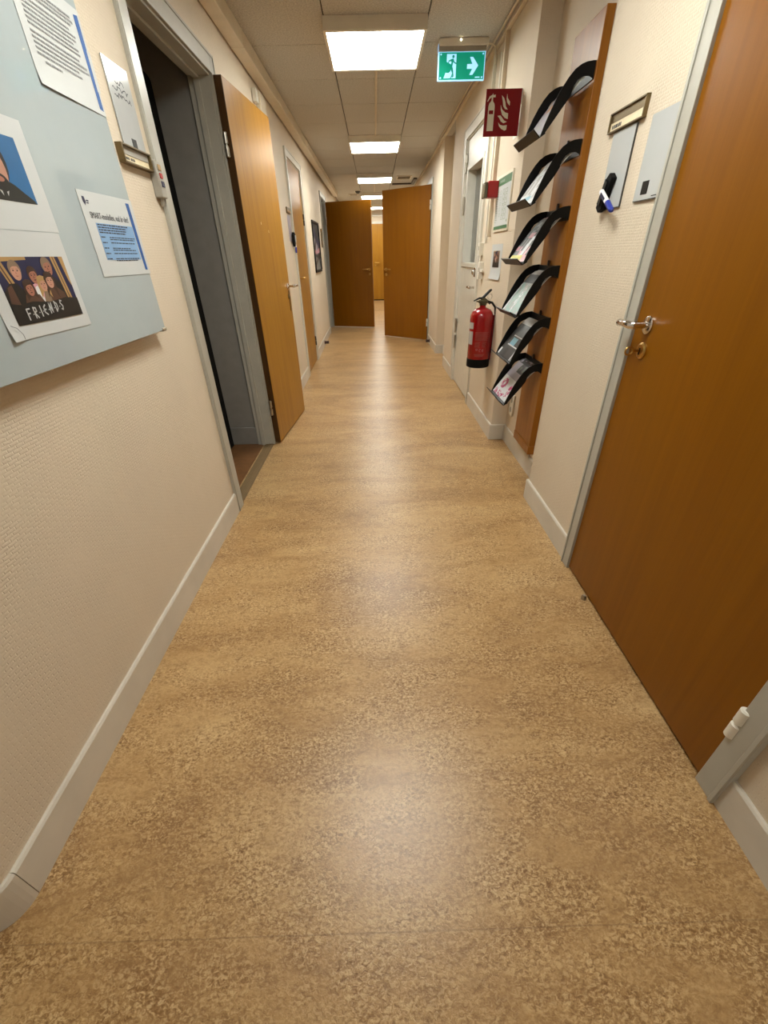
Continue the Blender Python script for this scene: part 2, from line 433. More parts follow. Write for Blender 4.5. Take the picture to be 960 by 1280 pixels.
# ------------------------------------------------------------------ rooms seen through doorways
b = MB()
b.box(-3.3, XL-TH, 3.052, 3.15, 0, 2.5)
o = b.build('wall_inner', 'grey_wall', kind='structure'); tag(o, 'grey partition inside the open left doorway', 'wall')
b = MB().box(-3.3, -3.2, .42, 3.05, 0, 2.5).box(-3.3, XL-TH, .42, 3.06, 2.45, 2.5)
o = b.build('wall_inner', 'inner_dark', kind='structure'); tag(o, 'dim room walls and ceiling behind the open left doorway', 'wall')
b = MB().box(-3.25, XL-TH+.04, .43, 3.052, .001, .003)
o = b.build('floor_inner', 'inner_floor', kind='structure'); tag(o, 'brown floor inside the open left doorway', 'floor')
b = MB().box(-1.20, XL-TH, 3.04, 3.052, 0.003, .14)
o = b.build('baseboard_inner', 'grey_wall', kind='structure', bevel=.003); tag(o, 'grey baseboard inside the open left doorway', 'baseboard')
b = MB().box(XL-.062, XL+.004, D1[0]+.013, D1[1]-.013, .0, .006).box(XL-.03, XL-.024, D1[0]+.013, D1[1]-.013, .006, .009).box(XL-.012, XL-.006, D1[0]+.013, D1[1]-.013, .006, .009)
o = b.build('trim_7', 'sill_strip', kind='structure', bevel=.001); tag(o, 'metal threshold strip across the open left doorway', 'threshold')
def niche(x0, x1, y0, y1, mat, label):
    b = MB(); t = .05
    s = 1 if x1 > x0 else -1
    b.box(x1, x1+s*t, y0-t, y1+t, 0, 2.42); b.box(x0, x1, y0-t, y0, 0, 2.42); b.box(x0, x1, y1, y1+t, 0, 2.42)
    b.box(x0, x1, y0, y1, 2.39, 2.42)
    o = b.build('wall_inner', mat, kind='structure'); tag(o, label, 'wall')
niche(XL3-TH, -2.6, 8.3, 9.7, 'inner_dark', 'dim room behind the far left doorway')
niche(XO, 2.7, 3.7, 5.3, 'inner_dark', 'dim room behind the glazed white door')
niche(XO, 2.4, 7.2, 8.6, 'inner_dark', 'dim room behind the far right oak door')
t = thing('tall_cabinet', FU((-1.36, 2.93, .003)), 'tall black cabinet with a rounded top inside the dark left room', 'cabinet')
b = MB()
prof = [(-.22, 0), (.222, 0), (.222, 2.02)]+[(.162+.06*math.cos(a), 2.02+.06*math.sin(a)) for a in [i*math.pi/16 for i in range(1, 9)]]+[(-.22, 2.08)]
vs = prof; b.prism(vs, -.10, .10)
b.build('carcass', 'black_matte', t).matrix_local = fr((1,0,0), (0,0,1), (0,-1,0), (0,0,0))
MB().box(-.2, .2, .06, 2.02, .1, .108).box(.14, .15, .95, 1.1, .108, .125).build('door', 'black_matte', t, bevel=.003).matrix_local = fr((1,0,0), (0,0,1), (0,-1,0), (0,0,0))

# ------------------------------------------------------------------ door leaves
def lever(parent, x, y, z=0, dirx=-1, mat='chrome', lockmat='brass', key=False, length=1.0, size=1.0):
    """Lever handle with rose, and a lock rose below it; parent axes: X along the leaf, Y up, Z out."""
    b = MB(); k = size
    b.lathe([(.0235*k, z), (.0235*k, z+.005), (.019*k, z+.008)], n=28)
    h = b; h.cyl((0,0,z+.005), (0,0,z+.05), .009*k, n=16)
    d = dirx
    h.tube([(0,0,z+.042), (d*.012,0,z+.052), (d*.035,.001,z+.054), (d*.075*length,.001,z+.053), (d*.110*length,-.001,z+.050), (d*.125*length,-.002,z+.045)], [.011*k,.0115*k,.0105*k,.0095*k,.0105*k,.008*k], 14)
    o = h.build('handle', mat, parent); o.location = (x, y, 0)
    b = MB().lathe([(.0225*k, z), (.0225*k, z+.004), (.017*k, z+.008)], n=28)
    b.box(-.0025, .0025, -.012, .008, z+.008, z+.0095, 1)
    o = b.build('lock_rose', [lockmat, 'black'], parent); o.location = (x+.004, y-.075, 0)
    if key:
        b = MB().box(-.0012, .0012, -.004, .004, z+.008, z+.030)
        ring = [(0, .012*math.cos(a), z+.042+.012*math.sin(a)) for a in [i*2*math.pi/20 for i in range(20)]]
        b.tube(ring, .0028, 8, closed=True)
        b.build('key', lockmat, parent).location = (x+.004, y-.075, 0)

def hinge(parent, x, y, z=0, mat='white_plastic', r=.0105, h=.115, name='hinge', plate=.03):
    b = MB()
    g = .004
    for s in (-1, 1):
        b.lathe([(r*.6, s*g), (r, s*(g+.002)), (r, s*(h/2-.004)), (r*.7, s*h/2)] if s > 0 else [(r*.7, -h/2), (r, -h/2+.004), (r, -g-.002), (r*.6, -g)], n=18, ax='y')
    b.cyl((0,-g-.002,0), (0,g+.002,0), r*.55, n=12)
    b.box(0, plate, g, h/2-.006, -r*.5-.001, -r*.5+.002)
    b.box(-plate*.4, 0, -h/2+.006, -g, -r*.5-.001, -r*.5+.002)
    o = b.build(name, mat, parent); o.location = (x, y, z); return o

# door 1: right foreground, closed
d1 = thing('door_1', FRW((.853, E1[1]-.005, 0)), 'large closed oak door in the right foreground', 'door', kind='structure')
W1 = E1[1]-E1[0]-.008
MB().box(0, W1, .012, 2.072, -.04, 0).build('leaf', 'oak', d1, bevel=.0015)
lever(d1, .068, 1.037, dirx=-1, key=True, size=1.1, length=.72)
hinge(d1, W1+.002, .262, .006, r=.013, h=.105)
hinge(d1, W1+.002, 1.82, .006, r=.013, h=.105)
o = MB().lathe([(.011, 0), (.011, .012), (.007, .02)], n=20).build('door_stop', 'steel', None)
o.location = (.835, 1.255, 0); tag(o, 'small metal floor stop at the foot of the nearest oak door', 'door stop')

# door 2: left, open against the wall
a0, a1 = Vector((-.775, 3.052, 0)), Vector((-.700, 3.842, 0))
dd = (a1-a0).normalized()
d2 = thing('door_2', fr(dd, (0,0,1), dd.cross(Vector((0,0,1))), a0), 'oak door swung fully open against the left wall', 'door', kind='structure')
W2 = (a1-a0).length
MB().box(.002, W2, .012, 2.06, -.0445, 0).build('leaf', 'oak_light', d2, bevel=.0015)
o = MB().box(-.0005, .003, .012, 2.06, -.045, -.001).build('edge_lipping', 'oak_edge', d2); o['label'] = 'dark hinge-side edge'
lever(d2, W2-.06, 1.045, dirx=1, size=.95, mat='chrome', lockmat='dark_brass')
o = MB().box(-.006, .006, -.075, .075, 0, .004).build('lock_plate', 'dark_brass', d2); o.location = (W2-.045, .94, 0)
for zz in (1.78, .285):
    o = hinge(d2, -.012, zz, -.03, mat='steel', r=.012, h=.11)
MB().box(.30, .306, 1.43, 1.445, 0, .0008).box(.44, .446, 1.39, 1.405, 0, .0008).build('paint_nick', 'label_cream', d2)

# door 3: left, closed
d3 = thing('door_3', FL((XL2-.004, D2[0], 0)), 'closed oak door on the left beyond the open one', 'door', kind='structure')
W3 = D2[1]-D2[0]-.012
MB().box(.012, W3, .012, 2.072, -.04, 0).build('leaf', 'oak_light', d3, bevel=.0015)
lever(d3, .085, 1.04, dirx=1, mat='brass')
for zz in (.26, 1.62): hinge(d3, W3+.004, zz, .006, mat='dark_grey')

# door 4: far left, standing open across the corridor
a0, a1 = Vector((-.862, 9.27, 0)), Vector((-.043, 9.0, 0)); dd = (a1-a0).normalized()
d4 = thing('door_4', fr(dd, (0,0,1), dd.cross(Vector((0,0,1))), a0), 'dark oak door at the far left standing open across the corridor', 'door', kind='structure')
W4 = (a1-a0).length
MB().box(0, W4, .022, 2.075, -.04, 0).build('leaf', 'oak', d4, bevel=.0015)
lever(d4, W4-.06, 1.02, dirx=-1, mat='brass')
MB().box(0, W4, .004, .022, -.03, -.01).build('floor_gap_light', 'white_plastic', d4)  # white strip imitates light reflected in the floor gap under the leaf
for zz in (.28, 1.8): hinge(d4, -.006, zz, .0, mat='steel')

# door 5: far right, half open
a0, a1 = Vector((.838, 7.43, 0)), Vector((.146, 7.99, 0)); dd = (a0-a1).normalized()
d5 = thing('door_5', fr(dd, (0,0,1), dd.cross(Vector((0,0,1))), a1), 'oak door at the far right standing half open into the corridor', 'door', kind='structure')
W5 = (a1-a0).length
MB().box(0, W5, .012, 2.085, -.04, 0).build('leaf', 'oak', d5, bevel=.0015)
lever(d5, .055, 1.04, dirx=1, mat='brass')
for zz in (.28, 1.85): hinge(d5, W5+.004, zz, .008, mat='white_plastic')

# door 6: white door with tall glass pane
d6 = thing('door_6', FRW((.872, E2[1]-.014, 0)), 'white door with a tall glass pane beside the fire extinguisher', 'door', kind='structure')
W6 = E2[1]-E2[0]-.026; zt = 2.085
gx0, gx1, gz0, gz1 = .115, W6-.125, 1.165, 1.865
q = .01; b = MB().box(0, W6, .012, gz0-q, -.04, 0).box(0, W6, gz1+q, zt, -.04, 0).box(0, gx0-q, gz0-q, gz1+q, -.04, 0).box(gx1+q, W6, gz0-q, gz1+q, -.04, 0)
b.build('leaf', 'white', d6)
w = .035
b = MB().box(gx0-w, gx1+w, gz0-w, gz0, -.078, .012).box(gx0-w, gx1+w, gz1, gz1+w, -.078, .012).box(gx0-w, gx0, gz0, gz1, -.078, .012).box(gx1, gx1+w, gz0, gz1, -.078, .012)
fo = b.build('glazing_frame', 'white', d6, bevel=.003)
MB().box(gx0, gx1, gz0, gz1, -.074, -.069).build('pane', 'glass', fo)
lever(d6, W6-.055, .985, dirx=-1, mat='chrome', lockmat='chrome')
b = MB().box(-.03, .03, -.035, .035, 0, .02).lathe([(.02, .02), (.02, .035), (.014, .042)], n=20)
b.build('deadlock', 'chrome', d6, bevel=.003).location = (W6-.058, 1.10, 0)
for zz in (.42, .58, 1.62, 1.93): hinge(d6, .0, zz, .012, mat='steel', h=.14, r=.01)
# contact switch boxes by the glazed door
for nm, yy, zz, hh, lab in (('switch_box', 3.86, 1.265, .085, 'small white switch box beside the glazed door, upper of two'), ('switch_box', 3.80, 1.12, .12, 'white switch box beside the glazed door just above the extinguisher')):
    t = thing(nm, FRW((XR, yy, zz)), lab, 'switch box')
    MB().box(-.028, .028, -hh/2, hh/2, 0, .035).build('housing', 'white_plastic', t, bevel=.004)
    MB().box(.012, .018, -.008, .02, .035, .037).build('keyhole', 'dark_grey', t)
    if zz > 1.2: MB().tube([(.02,-hh/2,.02), (.022,-hh/2-.03,.024), (.02,-.1,.02)], .004, 8).build('cable', 'white_plastic', t)
    else: MB().box(.028, .075, -.01, .01, .008, .024).build('contact_arm', 'white_plastic', t, bevel=.002)

# door 7: end of the corridor
d7 = thing('door_7', FC((-.36, END-.002, 0)), 'oak door closing the far end of the corridor', 'door', kind='structure')
MB().box(0, .82, .03, 2.04, -.03, .02).build('leaf', 'oak_light', d7, bevel=.002)
MB().box(-.05, .87, 0, .03, -.03, .03).build('sill', 'black_matte', d7)
MB().box(-.06, 0, 0, 2.1, -.03, .03).box(.82, .88, 0, 2.1, -.03, .03).box(0, .82, 2.04, 2.10, -.03, .03).box(-.06, .88, 2.22, 2.25, -.03, .05).build('frame', 'white', d7, bevel=.003)
lever(d7, .39, 1.05, z=.02, dirx=1, mat='brass')

# ------------------------------------------------------------------ ceiling fixtures
LY = [(-2.5, 'unseen ceiling light panel behind the viewer, added as fill for the near walls'), (1.4, 'ceiling light panel directly over the viewer, above the frame'),  # rearmost panel is unseen, added as fill light for the near walls
      (3.785, 'largest and nearest square ceiling light panel, left of the exit sign'), (6.54, 'second ceiling light panel at the end of the ceiling cable strip'),
      (9.1, 'third ceiling light panel, just before the far open doors'), (11.55, 'fourth small ceiling light panel above the dark open door'),
      (14.05, 'farthest ceiling light panel in the gap between the open doors')]
LX = .042
def make_light():
    t = thing('ceiling_light', FU((0, 0, H)), '', 'ceiling light', 'square ceiling light panels')
    b = MB(); a = .302; d = .06
    b.box(-a, a, -a-.012, -a+.014, -d, 0); b.box(-a, a, a-.014, a+.012, -d, 0)
    b.box(-a, -a+.018, -a+.014, a-.014, -d, 0); b.box(a-.018, a, -a+.014, a-.014, -d, 0)
    b.box(-a+.018, a-.018, -a+.014, a-.014, -.012, 0)
    b.build('housing', 'white_plastic', t, bevel=.002)
    MB().box(-a+.0185, a-.0185, -a+.0145, a-.0145, -d+.004, -d+.012).build('diffuser', 'panel', t)
    return t
src = None
for yy, lab in LY:
    if src is None: t = src = make_light()
    else:
        t = src.copy(); COL.objects.link(t)
        for ch in list(src.children):
            k = ch.copy(); COL.objects.link(k); k.parent = t
    t.location = (LX, yy, H); t['label'] = lab

o = MB().box(-.009, .009, 4.10, 6.22, -.010, 0).build('cable_strip', 'duct', bevel=.002); o.location = (.052, 0, H)
tag(o, 'slim white cable strip running along the ceiling between the first two lights', 'cable strip')
o = MB().box(-.007, .007, 9.42, 11.22, -.009, 0).build('cable_strip', 'duct', bevel=.002); o.location = (.04, 0, H)
tag(o, 'thin far cable strip on the ceiling between the third and fourth lights', 'cable strip')
t = thing('cable_trunking', FU((0, 0, 0)), 'long cream cable trunking along the top of the left wall', 'trunking')
for k, (ya, yb) in enumerate(((-.2, 3.60), (3.602, 7.0), (7.002, 11.0))):
    MB().box(XL+.004, -.748, ya, yb, 2.318, H-.001).build('cover', 'duct', t, bevel=.004)
MB().box(XL+.001, -.746, 3.592, 3.612, 2.3165, H-.001).build('joint_clip', 'duct', t, bevel=.002)
t = thing('corner_trunking', FU((0, 0, 0)), 'slim cream trunking in the right ceiling corner above the exit sign', 'trunking')
MB().box(XR-.028, XR-.001, 2.2, 11.0, H-.022, H-.001).build('cover', 'duct', t, bevel=.003)
MB().tube([(XR-.05, 3.1, H-.008), (XR-.048, 5.0, H-.008), (XR-.05, 6.5, H-.008)], .006, 8).build('cable', 'duct', t)

t = thing('smoke_detector', FU((-.31, 10.9, H)), 'small round smoke detector on the ceiling left of the far lights', 'smoke detector')
MB().lathe([(.055, 0), (.055, -.02), (.03, -.045), (.01, -.05)][::-1], n=24).build('body', 'dark_grey', t)
MB().lathe([(.07, 0), (.07, -.008)][::-1], n=24).build('base', 'white_plastic', t)
def vent(x, y, w, l, lab):
    t = thing('ceiling_vent', FU((x, y, H)), lab, 'vent')
    b = MB().box(-w/2, w/2, -l/2, -l/2+.02, -.012, 0).box(-w/2, w/2, l/2-.02, l/2, -.012, 0).box(-w/2, -w/2+.02, -l/2+.02, l/2-.02, -.012, 0).box(w/2-.02, w/2, -l/2+.02, l/2-.02, -.012, 0)
    b.build('frame', 'duct', t)
    b = MB(); n = 6
    for i in range(n):
        q = -l/2+.03+(l-.06)*i/(n-1); b.box(-w/2+.02, w/2-.02, q-.012, q+.006, -.009, -.002)
    b.build('grille', 'dark_brass', t)
vent(.56, 9.25, .26, .34, 'square ceiling vent above the far right open door')
vent(-.42, 11.5, .2, .2, 'small dark ceiling vent above the far left open door')
t = thing('ceiling_dark_strip', FU((0, 0, H)), 'dark brown L-shaped strip on the ceiling above the far right door', 'hatch')
MB().box(.38, .80, 9.95, 10.05, -.02, 0).box(.74, .80, 9.35, 9.95, -.02, 0).build('dark_edge', 'dark_brown', t)  # solid dark brown L-shaped strip just under the ceiling

# ------------------------------------------------------------------ exit sign
t = thing('exit_sign', FC((.603, 3.80, 2.275)), 'hanging green emergency exit sign with running man and arrow', 'exit sign')
MB().box(-.148, .148, -.064, .064, -.008, 0).build('panel', 'exit_green', t)
MB().box(-.153, .153, .064, .098, -.016, .012).build('lamp_rail', 'grey_plastic', t, bevel=.002)
b = MB().box(-.155, -.147, -.068, .10, -.01, .003).box(-.147, .15, -.069, -.064, -.01, .003).box(-.147, .15, .063, .066, -.01, .0045).box(.147, .151, -.064, .064, -.01, .003)
b.build('edge_trim', 'exit_white', t)
b = MB()
z0, z1 = .0002, .0016
# doorway with the running man cut out of it
b.prism([(-.098,.055),(-.036,.055),(-.036,-.056),(-.064,-.056),(-.066,-.05),(-.056,-.04),(-.056,-.01),(-.072,.01),(-.098,.02)], z0, z1)
b.prism([(-.115,-.056),(-.073,-.056),(-.060,-.034),(-.069,-.016),(-.080,-.026),(-.104,-.030)], z0, z1)
b.prism([(.036,.008),(.070,.008),(.052,.040),(.072,.040),(.108,.001),(.074,-.042),(.054,-.042),(.070,-.014),(.036,-.014)], z0, z1)
for q in ((-.136,.054),(.136,.054),(-.136,-.054),(.136,-.054)): b.disc(q[0], q[1], .0045, .0045, z0, z1, n=12)
b.box(.092, .122, -.056, -.051, z0, z1)
b.build('pictogram', 'exit_white', t)
b = MB(); y0, y1 = .0017, .0026
b.disc(-.056, .043, .0075, .0075, y0, y1, n=16)
b.stroke([(-.070,.026),(-.058,.028),(-.066,.002)], .011, y0, y1)
b.stroke([(-.058,.028),(-.048,.016),(-.038,.012)], .006, y0, y1); b.stroke([(-.068,.027),(-.082,.024),(-.090,.010)], .006, y0, y1)
b.stroke([(-.066,.002),(-.076,-.022),(-.086,-.028),(-.104,-.026)], .0075, y0, y1); b.stroke([(-.066,.002),(-.058,-.022),(-.054,-.046),(-.060,-.050)], .0075, y0, y1)
b.build('running_figure', 'exit_green', t)
for sx in (-.098, .106): MB().tube([(sx, .098, -.002), (sx, .122, -.002)], .0035, 8).build('hanger', 'black', t)
o = MB().box(-.15, .165, .088, .125, -.12, .02).build('ceiling_box', 'white_plastic', t, bevel=.006)
MB().disc(-.015, .112, .004, .004, .02, .022, n=10).build('indicator_lamp', 'led', o)
b = MB().tube([(.165,.11,-.05), (.20,.112,-.05), (.226,.10,-.06), (.235,.02,-.06), (.239,.035,-.09), (.241,.09,-.10)], .0055, 8)
b.build('cable', 'duct', t)

# vertical pipes and conduits over the glazed door's right jamb
o = MB().box(XR-.026, XR, 3.63, 3.66, 1.34, H-.02).build('conduit', 'duct', bevel=.003); tag(o, 'cream vertical conduit running up behind the red fire sign', 'conduit')
o = MB().box(XR-.018, XR, 3.735, 3.755, 1.30, 2.32).build('conduit', 'white_plastic', bevel=.002); tag(o, 'thin white vertical conduit beside the glazed door frame', 'conduit')
o = MB().box(XR-.022, XR, 3.93, 3.95, 2.19, 2.36).build('conduit', 'white_plastic', bevel=.002); tag(o, 'short bright white conduit stub right of the exit sign', 'conduit')

# ------------------------------------------------------------------ red fire sign (flag mounted)
t = thing('fire_sign', FC((.757, 3.20, 1.918)), 'red fire extinguisher sign with white pictograms projecting from the right wall', 'sign')
MB().box(-.101, .101, -.101, .101, -.004, 0).build('panel', 'sign_red', t, bevel=.001)
for q in (-.101, .042): MB().box(.1015, .105, q, q+.058, -.10, .0).build('mounting_flange', 'white_plastic', t)
b = MB(); z0, z1 = .0002, .001
b.prism([(-.083,-.076),(-.047,-.076),(-.047,.028),(-.050,.040),(-.058,.048),(-.060,.054),(-.060,.066),(-.047,.066),(-.047,.077),(-.059,.075),(-.062,.082),(-.066,.076),(-.080,.070),(-.092,.050),(-.089,.048),(-.078,.061),(-.068,.066),(-.068,.054),(-.072,.048),(-.080,.040),(-.083,.028)], z0, z1)
b.prism([(-.012,.074),(.003,.062),(.012,.044),(.016,.028),(.029,.014),(.014,.016),(.002,.028),(-.003,.048)], z0, z1)
b.prism([(.018,.080),(.023,.062),(.038,.046),(.037,.030),(.022,.044),(.017,.060)], z0, z1)
b.prism([(-.013,.034),(-.004,.016),(.016,.002),(.034,-.002),(.034,-.026),(.018,-.022),(.000,-.008),(-.010,.012)], z0, z1)
b.prism([(-.026,-.012),(-.010,-.010),(.004,-.022),(.014,-.032),(.031,-.038),(.012,-.044),(-.004,-.036),(-.014,-.022)], z0, z1)
b.prism([(-.018,-.040),(-.008,-.050),(.010,-.054),(.033,-.052),(.032,-.072),(.022,-.076),(.002,-.068),(-.012,-.056)], z0, z1)
b.build('pictogram', 'glow_white', t)
MB().box(-.078, -.053, -.004, .012, .0011, .0016).build('pictogram_label', 'sign_red', t)

# alarm beacon
t = thing('alarm_beacon', FC((.818, 3.55, 1.605)), 'red wall alarm beacon box beside the green evacuation plan', 'alarm')
MB().box(-.034, .044, -.045, .045, -.045, .045).build('housing', 'beacon_red', t, bevel=.004)
MB().box(-.058, -.034, -.048, .04, -.04, .04).build('lens', 'lens', t, bevel=.006)

# evacuation plan
t = thing('evacuation_plan', FRW((XR, 3.365, 1.515)), 'framed evacuation plan with green bands on the right wall', 'plan')
MB().box(-.185, .185, -.155, .155, 0, .008).build('frame', 'plan_frame', t, bevel=.002)
MB().box(-.17, .17, -.14, .14, .008, .009).build('sheet', 'paper', t)
MB().box(-.17, .17, .098, .14, .0092, .0096).build('header_band', 'green_frame', t); MB().box(-.17, .17, -.14, -.122, .0092, .0096).build('footer_band', 'green_frame', t)
b = MB()
for i in range(9): b.box(-.10+i*.013, -.096+i*.013, .112, .126, .0097, .0099)
b.build('header_letters', 'paper', t)
b = MB(); rr = random.Random(3)
def rect(x, y, w, h, th=.0025):
    b.box(x, x+w, y, y+th, .0092, .0096); b.box(x, x+w, y+h-th, y+h, .0092, .0096); b.box(x, x+th, y, y+h, .0092, .0096); b.box(x+w-th, x+w, y, y+h, .0092, .0096)
for i in range(6): rect(.0+.0*i, -.09+i*.028, .03+rr.random()*.02, .024)
for i in range(6): rect(.055, -.09+i*.028, .05, .022)
for i in range(5): rect(-.07, -.07+i*.03, .03, .02, .0015)
for i in range(14): b.box(-.15, -.15+.02+rr.random()*.03, -.10+i*.013, -.097+i*.013, .0092, .0096)
b.disc(.145, -.10, .008, .008, .0092, .0096)
b.build('floor_drawing', 'green_line', t)
b = MB().disc(-.165, .13, .02, .014, .009, .014); b.build('pin', 'white_plastic', t)

def flat(b, pts, z, m):
    a = sum(p[0]*q[1]-q[0]*p[1] for p, q in zip(pts, pts[1:]+pts[:1]))
    if a < 0: pts = pts[::-1]
    return b.add([(x, y, z) for x, y in pts], [tuple(range(len(pts)))], m)
def oval(b, cx, cy, rx, ry, z, m, rot=0, n=20):
    c, s_ = math.cos(rot), math.sin(rot)
    return flat(b, [(cx+rx*math.cos(q)*c-ry*math.sin(q)*s_, cy+rx*math.cos(q)*s_+ry*math.sin(q)*c) for q in [2*math.pi*i/n for i in range(n)]], z, m)
def face(b, cx, cy, rx, ry, z, skin, hair, dark, lip, rot=0, long_hair=0, d=.00006):
    """A small printed head: hair, face, brows, eyes, nose and mouth, all flat ink."""
    c, s_ = math.cos(rot), math.sin(rot)
    P = lambda u, v: (cx+u*rx*c-v*ry*s_, cy+u*rx*s_+v*ry*c)
    if long_hair: flat(b, [P(-1.35,.3),P(-1.0,1.25),P(0,1.5),P(1.0,1.25),P(1.35,.3),P(1.45,-1-long_hair),P(.5,-1.1),P(-.5,-1.1),P(-1.45,-1-long_hair)], z, hair)
    oval(b, *P(0,.28), rx*1.14, ry*1.10, z+d, hair, rot)
    oval(b, *P(.05,-.12), rx*.90, ry*.95, z+2*d, skin, rot)
    flat(b, [P(-.95,.30),P(-.55,1.0),P(.3,1.1),P(.95,.45),P(.55,.62),P(-.2,.60)], z+3*d, hair)
    for q in (-.36, .42):
        oval(b, *P(q,.10), rx*.17, ry*.075, z+3*d, dark, rot, 10); flat(b, [P(q-.26,.26),P(q+.26,.28),P(q+.24,.34),P(q-.22,.33)], z+3*d, hair)
    flat(b, [P(-.02,.08),P(.12,-.24),P(.20,-.28),P(-.08,-.30)], z+3*d, lip)
    flat(b, [P(-.32,-.52),P(.05,-.47),P(.42,-.52),P(.05,-.66)], z+3*d, lip)
def group_photo(parent, x0, y0, w, h, z, name='photo', caption=True):
    """Generic group portrait: six people close together before a dark door frame."""
    P = lambda u, v: (x0+u*w, y0+v*h)
    b = MB(); L1 = .0001
    poly = lambda pts, k, m: flat(b, [P(*p) for p in pts], z+k*L1, m)
    b.prism([P(0,0),P(1,0),P(1,1),P(0,1)], z-.0004, z, 0)
    poly([(0,.25),(0,1),(1,1),(1,.25)], 1, 1)
    for pts in ([(.03,1),(.10,1),(.24,.30),(.17,.30)], [(.80,1),(.87,1),(.93,.30),(.86,.30)], [(0,.93),(.44,.955),(.44,1),(0,1)], [(.93,1),(1,1),(1,.5),(.97,.6)]): poly(pts, 2, 2)
    for pts in ([(.05,1),(.07,1),(.205,.30),(.185,.30)], [(.83,1),(.845,1),(.90,.30),(.885,.30)]): poly(pts, 3, 3)
    poly([(0,.28),(0,.50),(.10,.62),(.20,.62),(.26,.50),(.26,.28)], 4, 0); poly([(.02,.30),(.06,.56),(.12,.60),(.14,.30)], 5, 3)
    poly([(.34,.28),(.36,.56),(.44,.60),(.54,.56),(.60,.28)], 4, 4); poly([(.40,.28),(.42,.54),(.46,.56),(.50,.28)], 5, 10)
    poly([(.58,.28),(.62,.62),(.72,.70),(.82,.60),(.86,.28)], 4, 0)
    f = lambda u, v, k, q, skin, hair, rot=0, lh=0: face(b, *P(u, v), .058*w*q, .108*h*q, z+k*L1, skin, hair, 0, 9 if skin == 5 else 3, rot, lh)
    f(.24,.79,6,1.15,5,7,-.05); f(.45,.71,6,1.05,9,6,.06); f(.70,.83,6,1.15,9,8,.10)
    poly([(.20,.28),(.25,.44),(.33,.47),(.44,.42),(.48,.28)], 8, 3); poly([(.48,.28),(.52,.48),(.58,.46),(.60,.28)], 8, 11); poly([(.58,.28),(.62,.50),(.72,.52),(.82,.42),(.84,.28)], 8, 3)
    f(.33,.52,9,.95,9,6,.08,.6); f(.54,.57,9,.92,5,2,.0,1.2); f(.655,.615,10,.98,5,6,-.06,1.6)
    poly([(0,0),(1,0),(1,.30),(.8,.33),(.55,.29),(.3,.33),(.12,.30),(0,.34)], 14, 0)
    o = b.build(name, ['photo_dark','navy','gold_print','brown_print','pink_print','skin','hair','hair2','hair2','skin2','cov_white','hair2'], parent, smooth=False)
    if caption:
        s = MB(); L = {
            'F': [[(.0,1),(.05,.0)],[(0,1),(.6,1.02)],[(.02,.55),(.45,.6)]], 'R': [[(.05,1),(.1,0)],[(.05,1),(.5,.95),(.52,.65),(.1,.5),(.55,0)]],
            'I': [[(.2,1),(.22,0)]], 'E': [[(.5,.95),(.12,.75),(.1,.25),(.5,.0)],[(.1,.5),(.45,.52)]], 'N': [[(.05,0),(.1,1),(.5,.05),(.55,1)]],
            'D': [[(.1,1),(.12,0),(.5,.3),(.5,.75),(.05,1)]], 'S': [[(.5,.9),(.2,.95),(.12,.7),(.48,.35),(.3,.02),(.05,.1)]]}
        cw = .092*w; hh = .165*h; xx = x0+.165*w
        for i, ch in enumerate('FRIENDS'):
            for st in L[ch]: s.stroke([(xx+px*cw*.8, y0+(.06+.012*i)*h+py*hh) for px, py in st], .0030, z+.0016, z+.0018)
            if i < 6: s.disc(xx+cw*(.50 if ch == 'I' else .82), y0+(.135+.012*i)*h, .0014, .0014, z+.0016, z+.0018, n=10)
            xx += cw*(.62 if ch == 'I' else .98)
        s.build('lettering', 'paper', o)
    return o

# paper sheet with photo on the right wall, bottom edge curling out
t = thing('photo_sheet', FRW((XR, 3.40, 1.185)), 'white paper sheet with a dark group photo above the fire extinguisher', 'paper')
def sheet(parent, x0, x1, y0, y1, lift, name='sheet', mat='paper', th=.0006, nu=14, nv=14):
    b = MB()
    b.grid(lambda u, v: (x0+(x1-x0)*u, y0+(y1-y0)*v, lift(u, v)+th), nu, nv)
    b.grid(lambda u, v: (x0+(x1-x0)*(1-u), y0+(y1-y0)*v, lift(1-u, v)), nu, nv)
    n1 = (nu+1)*(nv+1); q = lambda i, j: j*(nu+1)+i; p = lambda i, j: n1+j*(nu+1)+(nu-i)
    for i in range(nu):
        b.f.append([q(i,0), p(i,0), p(i+1,0), q(i+1,0)]); b.mi.append(0); b.f.append([q(i+1,nv), p(i+1,nv), p(i,nv), q(i,nv)]); b.mi.append(0)
    for j in range(nv):
        b.f.append([q(0,j+1), p(0,j+1), p(0,j), q(0,j)]); b.mi.append(0); b.f.append([q(nu,j), p(nu,j), p(nu,j+1), q(nu,j+1)]); b.mi.append(0)
    return b.build(name, mat, parent)
sheet(t, -.145, .145, -.108, .104, lambda u, v: .0008+.008*max(0, .28-v)**2/.0784)
group_photo(t, -.085, -.035, .17, .10, .0018, caption=False)

